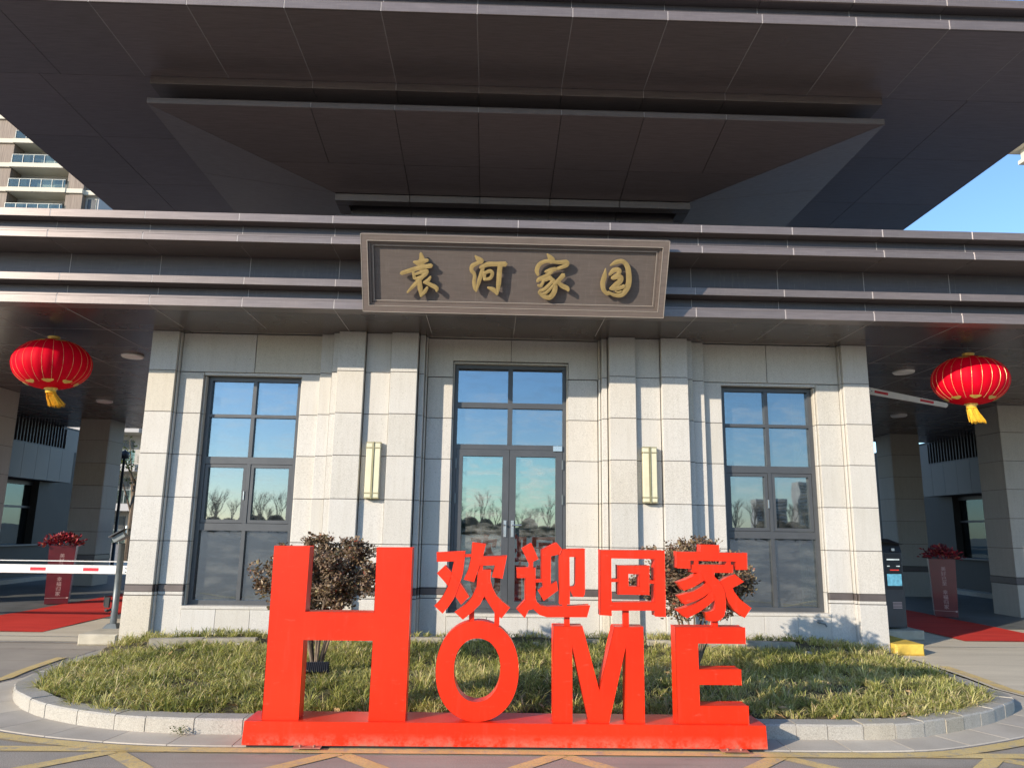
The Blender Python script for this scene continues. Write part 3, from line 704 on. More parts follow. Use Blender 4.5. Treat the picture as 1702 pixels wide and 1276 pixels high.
# downlights
for x, y, lb in ((-6.0, 12.12, 'round white downlight in the left canopy ceiling, the nearer of two'), (-8.88, 16.9, 'round white downlight in the left canopy ceiling, the farther of two'),
             (6.95, 12.1, 'round white downlight in the right canopy ceiling, the nearer of two'), (9.42, 16.75, 'round white downlight in the right canopy ceiling, the farther of two')):
    t_ = thing('ceiling_light', lb, 'ceiling light', (x, y, 4.335), group='round downlights in the canopy ceiling')
    MB().lathe([(0.0, 0.001), (0.175, 0.001), (0.175, -0.025), (0.155, -0.045), (0.15, -0.030)], 28).build('rim', 'white_paint', t_, True)
    MB().lathe([(0.151, -0.030), (0.10, -0.042), (0.0, -0.046)], 28).build('diffuser', 'lamp_glass', t_, True)

# ---- pillars carrying the canopy
def pillar(x0, y0, nm, lb=None):
    c = MB(); c.box(x0+0.01, x0+0.79, y0+0.01, y0+0.79, 0, 4.33); pc = c.build('pillar', 'mortar', gate)
    if lb: pc['label'] = lb
    zz = [(0.0, 0.645)]+ROWS
    for z0, z1 in zz:
        z0 += G if z0 > 0.1 else 0; z1 -= G
        panel('stone_panel', x0+0.004, x0+0.796, y0, y0+0.03, z0, z1, 'pillar_stone', pc)
        panel('stone_panel', x0+0.004, x0+0.796, y0+0.77, y0+0.8, z0, z1, 'pillar_stone', pc)
        panel('stone_panel', x0, x0+0.03, y0+0.034, y0+0.766, z0, z1, 'pillar_stone', pc, 0)
        panel('stone_panel', x0+0.77, x0+0.8, y0+0.034, y0+0.766, z0, z1, 'pillar_stone', pc, 0)
    m = MB(); m.box(x0-0.004, x0+0.804, y0-0.004, y0+0.804, 0.66, 0.775); m.build('band_strip', 'bronze_dark', pc)
for x, y in ((-11.05, 15.25), (-11.05, 19.95), (10.68, 15.2), (10.95, 20.0)): pillar(x, y, '')

# ---- upper roof
UR = MB(); AX0, AX1 = -7.70, 8.36; YA = 7.99
UR.box(AX0+0.02, AX1-0.02, YA+0.02, 24, 7.77, 7.87); UR.box(AX0+0.35, AX1-0.35, YA+0.2, 24, 7.87, 8.10); UR.box(AX0+0.02, AX1-0.02, YA+0.02, 24, 8.09, 8.18)
ur = UR.build('upper_roof', 'sealant', gate)
JA = [AX0]+[0.29+1.17*(k+0.5) for k in range(-7, 7)]+[AX1]
for a, b in zip(JA[:-1], JA[1:]):
    a += 0.004; b -= 0.004
    panel('fascia_panel', a, b, YA, YA+0.03, 7.75, 7.875, 'bronze', ur)
    panel('fascia_panel', a, b, YA, YA+0.03, 8.075, 8.187, 'bronze', ur)
    panel('recess_panel', a, b, YA+0.15, YA+0.18, 7.88, 8.07, 'bronze_dark', ur, 0)
    panel('eave_panel', a, b, YA+0.031, YA+0.19, 8.075, 8.085, 'bronze_dark', ur, 0)
    panel('soffit_panel', a, b, YA+0.031, 9.50, 7.75, 7.766, 'bronze_brightened', ur, 0)
YS = [9.503, 11.2, 12.9, 14.6, 16.3, 18.0, 20.0, 22.0, 24.0]
for y0, y1 in zip(YS[:-1], YS[1:]):
    for a, b in ((AX0, -6.45), (-6.45, -4.9+0.35), (5.14, 6.75), (6.75, AX1)):
        panel('soffit_panel', a+0.004, b-0.004, y0+0.003, y1-0.003, 7.75, 7.766, 'bronze_brightened', ur, 0)
    for x in (AX0, AX1-0.03):
        panel('side_panel', x, x+0.03, y0+0.003, y1-0.003, 7.768, 7.875, 'bronze', ur, 0); panel('side_panel', x, x+0.03, y0+0.003, y1-0.003, 8.075, 8.187, 'bronze', ur, 0)
mb_ = MB()
for x in [q for q in JA[1:-1] if -5.2 < q < 6.8]:
    mb_.box(x-0.004, x+0.004, YA+0.0015, YA+0.01, 7.753, 7.872); mb_.box(x-0.004, x+0.004, YA+0.0015, YA+0.01, 8.078, 8.184); mb_.box(x-0.004, x+0.004, YA+0.151, YA+0.16, 7.88, 8.07)
    mb_.box(x-0.005, x+0.005, YA+0.002, 9.478, 7.7485, 7.76)
    if -2.8 < x < 3.6: mb_.box(x-0.004, x+0.004, 9.4815, 9.49, 7.640, 7.746); mb_.box(x-0.004, x+0.004, 9.4615, 9.47, 7.328, 7.402)
mb_.build('joint_bead', 'sealant', gate, kind='stuff')
# stepped inverted pyramid below it
BX0, BX1, BY = -4.90, 5.49, 9.46; CX0, CX1, CY = -2.70, 3.24, 11.52; YR = 24.0
tc = MB()
tc.box(BX0+0.36, BX1-0.36, BY+0.36, YR-0.4, 7.33, 7.755)
tc = tc.build('roof_tier', 'bronze_dark', gate)
JB = [BX0]+[x for x in JA if -2.8 < x < 3.6]+[BX1]
for a, b in zip(JB[:-1], JB[1:]):
    a += 0.004; b -= 0.004
    panel('fascia_panel', a, b, BY+0.02, BY+0.355, 7.637, 7.749, 'bronze', tc); panel('fascia_panel', a, b, BY, BY+0.355, 7.325, 7.405, 'bronze', tc)
for x0, x1 in ((BX0, BX0+0.355), (BX1-0.355, BX1)):
    panel('side_panel', x0, x1, BY+0.36, YR-0.4, 7.637, 7.749, 'bronze', tc, 0); panel('side_panel', x0, x1, BY+0.36, YR-0.4, 7.325, 7.405, 'bronze', tc, 0)
# sloped faces cut into sheets with open joints
ZB, ZC = 7.322, 7.03
def quad_sheet(pts, nm='sloping_panel', mat='bronze_brightened'):
    m = MB(); c = sum((Vector(p) for p in pts), Vector())/len(pts); n_ = (Vector(pts[1])-Vector(pts[0])).cross(Vector(pts[2])-Vector(pts[0])).normalized()
    if n_.z > 0: n_ = -n_
    q = [Vector(p)+(c-Vector(p)).normalized()*0.006 for p in pts]; N = len(q)
    m.add([*q, *[p-n_*0.012 for p in q]], [tuple(range(N)), tuple(range(2*N-1, N-1, -1))]+[(i, (i+1) % N, N+(i+1) % N, N+i) for i in range(N)])
    m.build(nm, mat, tc)
def fz(y): return ZB+(ZC-ZB)*(y-BY)/(CY-BY)
def hipL(y): return BX0+(CX0-BX0)*(y-BY)/(CY-BY)
def hipR(y): return BX1+(CX1-BX1)*(y-BY)/(CY-BY)
ymid = 10.72
for y0, y1 in ((BY, ymid), (ymid, CY)):
    xs_ = [x for x in JB[1:-1]]
    Lq = [x for x in xs_ if x > hipL(y1)+0.15 and x < hipR(y1)-0.15]
    pts = [(hipL(y0), y0)]+[(x, y0) for x in Lq]+[(hipR(y0), y0)]; pt1 = [(hipL(y1), y1)]+[(x, y1) for x in Lq]+[(hipR(y1), y1)]
    for i in range(len(pts)-1): quad_sheet([(*pts[i], fz(y0)), (*pts[i+1], fz(y0)), (*pt1[i+1], fz(y1)), (*pt1[i], fz(y1))])
for ox, cx in ((BX0, CX0), (BX1, CX1)):
    quad_sheet([(ox, BY, ZB), (cx, CY, ZC), (ox, CY, ZB)])
    for y0, y1 in ((CY, 13.4), (13.4, 15.3), (15.3, 17.2), (17.2, 19.5), (19.5, YR-0.4)):
        quad_sheet([(ox, y0, ZB), (cx, y0, ZC), (cx, y1, ZC), (ox, y1, ZB)])
m = MB()
cc = MB(); cc.box(CX0+0.20, CX1-0.20, CY+0.45, YR-0.6, 5.5, 7.03); cb = cc.build('roof_base', 'bronze_dark', gate)
JC = [CX0]+[x for x in JA if CX0+0.3 < x < CX1-0.2]+[CX1]
for a, b in zip(JC[:-1], JC[1:]):
    panel('fascia_panel', a+0.004, b-0.004, CY, CY+0.19, 6.90, 7.02, 'bronze', cb); 
    panel('recess_panel', max(a, CX0+0.2)+0.004, min(b, CX1-0.2)-0.004, CY+0.40, CY+0.44, 5.52, 7.02, 'bronze_dark', cb)
    panel('fascia_panel', a+0.004, b-0.004, CY+0.10, CY+0.39, 5.9, 6.70, 'bronze_shaded', cb)
for x0, x1 in ((CX0, CX0+0.195), (CX1-0.195, CX1)): panel('side_panel', x0, x1, CY+0.2, YR-0.6, 6.90, 7.02, 'bronze', cb, 0)

# ---- wall lamps
def sconce(x0, x1, lb):
    t_ = thing('wall_lamp', lb, 'wall lamp', ((x0+x1)/2, 10.36, 1.98), group='cream lantern-style wall lamps on the granite')
    h, wd, dp = 0.775, (x1-x0), 0.11; a, b = -wd/2, wd/2
    m = MB(); m.box(a+0.02, b-0.02, -0.02, 0.0, 0.03, h-0.03); m.build('back_plate', 'brass', t_)
    for p, q in ((a+0.008, -0.010), (0.010, b-0.008)): panel('lamp_shade', p, q, -dp+0.006, -0.021, 0.012, h-0.012, 'cream_shade', t_, 0.006)
    m = MB()
    for z in (0.07, h-0.085): m.box(a, b, -dp-0.004, -0.015, z, z+0.012)
    m.box(-0.009, 0.009, -dp-0.006, -0.02, -0.004, h+0.004); m.box(a+0.004, b-0.004, -dp+0.004, -0.015, 0.0, 0.0115); m.box(a+0.004, b-0.004, -dp+0.004, -0.015, h-0.0115, h)
    m.build('lamp_frame', 'brass', t_)
sconce(-1.752, -1.542, 'cream rectangular wall lamp on the granite left of the central door')
sconce(2.09, 2.30, 'cream rectangular wall lamp on the granite right of the central door')
# small tap by the right window
m = MB(); m.tube([(4.55, 10.555, 0.40), (4.55, 10.50, 0.40), (4.62, 10.49, 0.385), (4.64, 10.49, 0.35)], 0.012, 8); m.tube([(4.52, 10.50, 0.43), (4.60, 10.50, 0.425)], 0.008, 6)
solo('wall_tap', m, 'grey_steel', 'small metal tap poking out of the granite under the right-hand window', 'tap')

# ================================================================== NAME BOARD (leans forward, four gilt characters)
BW, BH = 3.82, 0.965
pb = Vector((0.236, 9.06, 4.275)); ptop = Vector((0.236, 8.60, 5.13))
bn_up = (ptop-pb).normalized(); BH = (ptop-pb).length; ang = math.atan2(ptop.y-pb.y, ptop.z-pb.z)
nb = thing('name_board', 'bronze name board with four gilt calligraphy characters leaning out from the canopy', 'sign', tuple(pb))
nb.rotation_euler = (-ang, 0, 0)
m = MB()
def fbar(x0, x1, z0, z1, y0, y1): m.box(x0, x1, y0, y1, z0, z1)
fw_ = 0.085
fbar(-BW/2, BW/2, BH-fw_, BH, -0.02, 0.10); fbar(-BW/2, BW/2, 0, fw_, -0.02, 0.10)
fbar(-BW/2, -BW/2+fw_, fw_, BH-fw_, -0.02, 0.10); fbar(BW/2-fw_, BW/2, fw_, BH-fw_, -0.02, 0.10)
m.build('frame', 'bronze_frame', nb)
m = MB(); i1 = fw_+0.001; i2 = fw_+0.035
for a, y in ((i1, 0.012), (i2, 0.028)):
    b = a+0.030 if a == i1 else a+0.02
    m.box(-BW/2+a, BW/2-a, y, 0.095, BH-b, BH-a); m.box(-BW/2+a, BW/2-a, y, 0.095, a, b); m.box(-BW/2+a, -BW/2+b, y, 0.095, b, BH-b); m.box(BW/2-b, BW/2-a, y, 0.095, b, BH-b)
m.build('moulding', 'bronze_frame', nb)
m = MB()
for a, y in ((0.0, -0.0235), (fw_-0.008, -0.0235), (i2+0.02, 0.026)):
    b = a+0.007
    for q in ((-BW/2+a, BW/2-a, BH-b, BH-a), (-BW/2+a, BW/2-a, a, b), (-BW/2+a, -BW/2+b, b, BH-b), (BW/2-b, BW/2-a, b, BH-b)): m.box(q[0], q[1], y, y+0.005, q[2], q[3])
m.build('edge_highlight', 'highlight_bronze', nb)  # thin pale strips painted in as highlights along the frame edges
panel('board', -BW/2+0.1, BW/2-0.1, 0.055, 0.09, 0.1, BH-0.1, 'bronze_board', nb, 0)
m = MB(); m.box(-1.5, -1.4, 0.09, 0.22, 0.1, 0.2); m.box(1.4, 1.5, 0.09, 0.22, 0.1, 0.2); m.box(-1.5, -1.4, 0.09, 0.45, 0.7, 0.8); m.box(1.4, 1.5, 0.09, 0.45, 0.7, 0.8); m.build('bracket', 'bronze_dark', nb)
nbM = Matrix.Translation(pb) @ Matrix.Rotation(-ang, 4, 'X'); nbI = nbM.inverted()
FACE = -0.012
def to_board(u, v):
    o_ = nbI @ CAM; d = (nbI.to_3x3() @ px_ray(u, v)); t_ = (FACE-o_.y)/d.y; p = o_+d*t_; return (p.x, p.z)
def ribbon(pts):
    """smooth variable-width stroke -> closed outline (x,z)"""
    P_ = [Vector((a, b)) for a, b, c in pts]; W_ = [c/2 for a, b, c in pts]; out = []
    n = len(P_); PP = [2*P_[0]-P_[1]]+P_+[2*P_[-1]-P_[-2]]; C_ = []; WW = []
    for i in range(1, n):
        for k in range(6):
            t_ = k/6; a, b, c, d = PP[i-1], PP[i], PP[i+1], PP[i+2]
            C_.append(0.5*((2*b)+(c-a)*t_+(2*a-5*b+4*c-d)*t_*t_+(-a+3*b-3*c+d)*t_**3)); WW.append(W_[i-1]+(W_[i]-W_[i-1])*t_)
    C_.append(P_[-1]); WW.append(W_[-1]); L1 = []; R1 = []
    for i, p in enumerate(C_):
        d = (C_[min(i+1, len(C_)-1)]-C_[max(i-1, 0)]).normalized(); nn = Vector((-d.y, d.x))
        L1.append(p+nn*WW[i]); R1.append(p-nn*WW[i])
    d0 = (C_[0]-C_[1]).normalized(); d1 = (C_[-1]-C_[-2]).normalized()
    return L1+[C_[-1]+d1*WW[-1]*0.7]+R1[::-1]+[C_[0]+d0*WW[0]*0.7], L1, R1, C_, WW
def stroke_mesh(m, pts, tf, y0, y1, rise=0.0018):
    pts = [(a, b, c*1.13) for a, b, c in pts]
    _, L1, R1, C_, WW = ribbon(pts); n = len(C_); o_ = len(m.v)
    d0 = (C_[0]-C_[1]).normalized(); d1 = (C_[-1]-C_[-2]).normalized()
    rowsL = [C_[0]+d0*WW[0]*0.8]+L1+[C_[-1]+d1*WW[-1]*0.8]; rowsR = [C_[0]+d0*WW[0]*0.8]+R1+[C_[-1]+d1*WW[-1]*0.8]; rowsC = [C_[0]+d0*WW[0]*0.4]+C_+[C_[-1]+d1*WW[-1]*0.4]
    for l, c_, r_ in zip(rowsL, rowsC, rowsR):
        for q, y in ((l, y1), (l, y0+rise), (c_, y0), (r_, y0+rise), (r_, y1)):
            x, z = tf(q.x, q.y); m.v.append((x, y, z))
    for i in range(len(rowsC)-1):
        for j in range(4): m.f.append((o_+i*5+j, o_+i*5+5+j, o_+i*5+6+j, o_+i*5+1+j)); m.m.append(0)
zf = lambda x, y: to_board(650+x/4.052, 410+y/4.052)
CH = {
 'yuan': [[(200, 45, 16), (207, 90, 36), (200, 150, 34)], [(152, 103, 12), (185, 110, 34), (215, 98, 30), (248, 92, 18)], [(68, 180, 22), (130, 160, 26), (200, 140, 26), (272, 128, 26)],
          [(150, 172, 18), (158, 215, 20)], [(165, 185, 14), (205, 172, 22), (240, 165, 24), (222, 195, 22), (165, 218, 18)], [(222, 190, 24), (180, 235, 26), (140, 275, 20), (110, 308, 12)],
          [(190, 225, 26), (196, 280, 30), (203, 335, 14)], [(203, 330, 14), (228, 300, 24), (245, 275, 16)], [(266, 203, 14), (250, 225, 22), (222, 242, 18)], [(235, 240, 22), (270, 258, 24), (305, 278, 26), (308, 300, 14)]],
 'he': [[(566, 62, 8), (585, 82, 28), (606, 98, 34), (590, 108, 20)], [(590, 108, 20), (548, 130, 26), (542, 160, 22), (562, 190, 20), (558, 240, 22), (565, 280, 22), (574, 302, 8)], [(574, 302, 8), (590, 240, 24), (608, 180, 24), (618, 145, 22)],
        [(602, 142, 22), (650, 120, 28), (710, 118, 26), (772, 118, 30)], [(735, 122, 30), (728, 190, 30), (724, 250, 30), (715, 322, 12)], [(716, 322, 12), (692, 292, 28), (652, 276, 12)],
        [(626, 172, 20), (630, 222, 20)], [(628, 178, 18), (665, 165, 22), (682, 180, 22), (668, 212, 20), (632, 220, 16)]],
 'jia': [[(1052, 50, 8), (1070, 72, 30), (1084, 92, 38), (1078, 108, 20)], [(990, 192, 16), (982, 160, 26), (1000, 120, 24), (1050, 98, 20), (1130, 106, 22), (1180, 104, 26), (1180, 125, 26), (1120, 150, 18)],
         [(1040, 170, 16), (1075, 160, 26), (1110, 150, 22)], [(1085, 165, 20), (1050, 195, 22), (1000, 218, 22), (985, 235, 16)], [(1000, 220, 16), (1040, 222, 22), (1075, 205, 22)], [(1030, 225, 14), (1010, 262, 20), (990, 262, 14)],
         [(1070, 210, 24), (1102, 245, 28), (1100, 300, 30), (1070, 340, 30), (1030, 335, 24), (995, 308, 16)], [(1092, 228, 16), (1040, 280, 20), (1000, 300, 16)], [(1090, 262, 14), (1050, 305, 18), (1020, 318, 14)],
         [(1162, 190, 26), (1140, 215, 24), (1105, 250, 20)], [(1120, 232, 20), (1150, 262, 28), (1185, 280, 28), (1193, 298, 14)]],
 'yuan_garden': [[(1446, 148, 5), (1438, 200, 28), (1426, 245, 28), (1432, 290, 26), (1458, 318, 20), (1478, 308, 10)], [(1478, 128, 8), (1515, 106, 24), (1560, 100, 26), (1592, 135, 30), (1602, 200, 32), (1596, 265, 32), (1560, 320, 28), (1510, 328, 22), (1462, 306, 14)],
         [(1472, 190, 16), (1500, 160, 26), (1536, 158, 26), (1530, 185, 24), (1490, 212, 22)], [(1490, 212, 20), (1545, 205, 30), (1540, 235, 32), (1500, 270, 26), (1478, 285, 16)], [(1480, 282, 22), (1530, 280, 24), (1572, 265, 22)], [(1510, 300, 8), (1530, 308, 14), (1552, 300, 8)]],
}
for nm_, strokes in CH.items():
    m = MB()
    for i, st_ in enumerate(strokes): stroke_mesh(m, st_, zf, FACE-0.0012*i, FACE+0.022)
    m.build('gilt_character', 'gold', nb)
    m = MB(); a = zf(strokes[0][1][0], strokes[0][1][1]); m.tube([(a[0], FACE+0.02, a[1]), (a[0], 0.056, a[1])], 0.006, 6); a = zf(strokes[-1][0][0], strokes[-1][0][1]); m.tube([(a[0], FACE+0.02, a[1]), (a[0], 0.056, a[1])], 0.006, 6); m.build('standoff_pin', 'brass', nb)

# ================================================================== RED HOME SIGN
hs = thing('welcome_sign', 'big red free-standing HOME sign with four Chinese characters above, on a long red plinth', 'sign', (0.15, 6.0, 0))
YFr, DEP = 5.885, 0.14
def add_local(m): m.v = [(a-0.15, b-6.0, c) for a, b, c in m.v]; return m
m = MB(); m.add([(-1.785, 5.838, 0.03), (2.083, 5.838, 0.03), (2.083, 6.165, 0.03), (-1.785, 6.165, 0.03), (-1.778, 5.842, 0.192), (2.076, 5.842, 0.192), (2.076, 6.162, 0.192), (-1.778, 6.162, 0.192)], [(0, 3, 2, 1), (4, 5, 6, 7), (0, 1, 5, 4), (1, 2, 6, 5), (2, 3, 7, 6), (3, 0, 4, 7)])
add_local(m).build('plinth', 'sign_red', hs)
m = MB(); m.box(-1.76, 2.06, 5.87, 6.14, 0.0, 0.029); add_local(m).build('plinth_foot', 'dark_wall', hs)
for xa, xb in ((-1.40, -1.20), (1.72, 1.92)):
    m = MB(); m.box(xa, xb, 5.77, 5.87, 0.026, 0.031); m.tube([(xa+0.05, 5.80, 0.031), (xa+0.05, 5.80, 0.045)], 0.010, 6); m.tube([(xb-0.05, 5.80, 0.031), (xb-0.05, 5.80, 0.045)], 0.010, 6); add_local(m).build('fixing_plate', 'rust_steel', hs)
def uv(u, v, y=YFr): p = atY(u, v, y); return (p.x, p.z)
zb = 0.1925
def letter(m, nm='letter', **k):
    add_local(m); o_ = m.build(nm, 'sign_red', hs)
    for a, b in k.items(): o_[a] = b
    bv = o_.modifiers.new('bevel', 'BEVEL'); bv.width = 0.003; bv.segments = 1; bv.limit_method = 'ANGLE'; bv.angle_limit = R(50)
    return o_
s = YFr/5.95
def X_(x): return x*s
def Z_(z): return 1.6+(z-1.6)*s
xl0, xl1, xr0, xr1 = -1.665, -1.398, -0.878, -0.609; zt = Z_(1.443); b0, b1 = Z_(0.748), Z_(0.956)
letter(MB().prism([(xl0, zb), (xl1, zb), (xl1, b0), (xr0, b0), (xr0, zb), (xr1, zb), (xr1, zt), (xr0, zt), (xr0, b1), (xl1, b1), (xl1, zt), (xl0, zt)], YFr, YFr+DEP))
cx, cz = (X_(-0.40)+X_(0.232))/2, (Z_(0.904)+zb)/2; rx, rz = (X_(0.232)-X_(-0.40))/2, (Z_(0.904)-zb)/2
ix0, ix1, iz0, iz1 = X_(-0.263), X_(0.094), Z_(0.315), Z_(0.775)
N = 56; pw = 2.15
def sell(cx, cz, rx, rz): 
    o_ = []
    for k in range(N):
        t_ = 2*math.pi*k/N; c, s2 = math.cos(t_), math.sin(t_); o_.append((cx+rx*math.copysign(abs(c)**(2/pw), c), cz+rz*math.copysign(abs(s2)**(2/pw), s2)))
    return o_
letter(MB().prism(sell(cx, cz, rx, rz), YFr, YFr+DEP, 0, [sell((ix0+ix1)/2, (iz0+iz1)/2, (ix1-ix0)/2, (iz1-iz0)/2)]))
zm = lambda x, y: uv(900+x/4.364, 1020+y/4.364)
def poly(pts, f): return [f(*p) for p in pts]
pm = poly([(92, 88), (297, 90), (418, 548), (528, 92), (738, 94), (750, 772), (610, 772), (610, 240), (490, 772), (346, 772), (222, 240), (228, 772), (94, 770)], zm)
pm = [(x, zb if z < zb+0.03 else z) for x, z in pm]
x0m, x1m = X_(0.497), X_(1.193); pm[0] = (x0m, Z_(0.872)); pm[12] = (x0m, zb); pm[4] = (x1m, Z_(0.872)); pm[5] = (x1m, zb); pm[11] = (pm[10][0], zb); pm[6] = (pm[7][0], zb); pm[1] = (pm[1][0], Z_(0.872)); pm[3] = (pm[3][0], Z_(0.872))
letter(MB().prism(pm, YFr, YFr+DEP))
ex0, ex1 = X_(1.441)+0.0, X_(1.987); est = zm(1140, 400)[0]
z1a = zm(1200, 213)[1]; z2a, z2b = zm(1200, 400)[1], zm(1200, 512)[1]; z3a = zm(1200, 664)[1]; zt = Z_(0.876)
letter(MB().prism([(ex0, zb), (ex1, zb), (ex1, z3a), (est, z3a), (est, z2b), (ex1-0.045, z2b), (ex1-0.045, z2a), (est, z2a), (est, z1a), (ex1, z1a), (ex1, zt), (ex0, zt)], YFr, YFr+DEP))
# Chinese characters
A = lambda x, y: uv(720+x/6.0786, 890+y/6.0786); Bc = lambda x, y: uv(980+x/6.0786, 890+y/6.0786)
def glyph(polys, f, lb):
    m = MB()
    for i, pl in enumerate(polys):
        hl = None
        if isinstance(pl, tuple): pl, hl = pl[0], [poly(pl[1], f)]
        m.prism(poly(pl, f), YFr+0.0011*i, YFr+DEP-0.02-0.0011*i, 0, hl)
    return letter(m, 'character')
glyph([[(38, 168), (318, 160), (314, 250), (300, 370), (284, 430), (262, 490), (235, 570), (205, 640), (150, 720), (95, 780), (15, 705), (60, 655), (105, 590), (145, 510), (175, 420), (198, 330), (207, 258), (40, 258)],
       [(42, 378), (120, 303), (200, 385), (265, 465), (362, 615), (282, 690), (200, 570), (120, 470)],
       [(398, 70), (530, 85), (503, 205), (745, 205), (700, 432), (597, 415), (622, 297), (468, 300), (412, 467), (312, 440), (352, 340), (378, 230)],
       [(305, 190), (390, 190), (385, 212), (305, 212)],
       [(455, 345), (580, 345), (577, 440), (595, 520), (640, 605), (700, 665), (775, 725), (690, 830), (615, 760), (555, 680), (514, 612), (475, 690), (400, 765), (300, 842), (220, 770), (310, 705), (385, 625), (435, 520), (450, 430)],
       [(430, 300), (500, 300), (500, 350), (440, 350)]], A, '')
glyph([[(897, 127), (990, 78), (1062, 235), (972, 275)], [(975, 255), (1008, 245), (1008, 330), (975, 330)],
       [(845, 323), (1033, 323), (1033, 620), (1045, 665), (1080, 700), (1150, 715), (1300, 715), (1583, 705), (1555, 822), (1150, 818), (1075, 795), (1010, 740), (965, 750), (925, 825), (843, 742), (928, 650), (928, 425), (850, 423)],
       [(1090, 142), (1245, 72), (1300, 135), (1282, 185), (1190, 205), (1187, 490), (1245, 462), (1262, 550), (1118, 652), (1060, 550), (1108, 510), (1090, 440)],
       [(1030, 440), (1098, 440), (1098, 468), (1030, 468)],
       [(1270, 133), (1533, 133), (1535, 560), (1530, 592), (1515, 615), (1415, 615), (1382, 540), (1382, 515), (1412, 515), (1430, 508), (1440, 485), (1440, 215), (1378, 215), (1378, 690), (1278, 690)],
       [(1318, 685), (1350, 685), (1350, 725), (1318, 725)]], A, '')
glyph([([(108, 143), (757, 152), (770, 818), (665, 812), (655, 755), (222, 755), (222, 805), (108, 800)], [(220, 228), (655, 235), (655, 668), (222, 668)]),
       ([(287, 300), (603, 303), (603, 597), (290, 592)], [(392, 385), (500, 388), (500, 512), (392, 508)]),
       [(215, 438), (292, 438), (292, 465), (215, 465)], [(598, 450), (662, 452), (662, 480), (598, 478)]], Bc, '')
glyph([[(885, 160), (1125, 163), (1128, 92), (1308, 95), (1310, 168), (1590, 175), (1592, 342), (1480, 342), (1475, 260), (1015, 250), (1018, 330), (885, 325)],
       [(1060, 245), (1098, 247), (1098, 300), (1060, 300)], [(1388, 252), (1425, 254), (1425, 300), (1388, 300)],
       [(1035, 292), (1450, 295), (1450, 375), (1035, 368)],
       [(1130, 360), (1262, 362), (1262, 412), (1310, 455), (1345, 510), (1368, 575), (1378, 660), (1378, 740), (1360, 812), (1320, 852), (1275, 862), (1210, 862), (1175, 775), (1235, 765), (1262, 745), (1272, 700), (1268, 620), (1245, 560), (1215, 510), (1160, 450)],
       [(1100, 368), (1240, 366), (1200, 420), (1130, 470), (1050, 518), (955, 552), (885, 470), (960, 448), (1040, 415)],
       [(1190, 470), (1248, 545), (1150, 620), (1060, 662), (965, 692), (893, 607), (980, 588), (1060, 560), (1130, 520)],
       [(1245, 545), (1275, 640), (1200, 705), (1100, 775), (985, 832), (878, 748), (975, 725), (1080, 680), (1170, 625)],
       [(1300, 470), (1380, 430), (1470, 390), (1562, 465), (1460, 520), (1370, 560), (1330, 540)],
       [(1330, 500), (1440, 500), (1460, 560), (1520, 640), (1638, 730), (1570, 828), (1480, 765), (1410, 680), (1370, 590)]], Bc, '')
def stand(f, pts, y0=YFr+0.04):
    ps = poly(pts, f); xs_ = [p[0] for p in ps]; zs_ = [p[1] for p in ps]; m = MB(); m.box(min(xs_), max(xs_), y0, y0+0.045, min(zs_)-0.04, max(zs_)+0.02); add_local(m); m.build('support_post', 'sign_red', hs)
stand(A, [(362, 770), (412, 860)]); stand(A, [(620, 750), (668, 900)], YFr+0.012); stand(A, [(1330, 800), (1385, 895)]); stand(Bc, [(345, 740), (408, 895)]); stand(Bc, [(1252, 845), (1312, 900)])
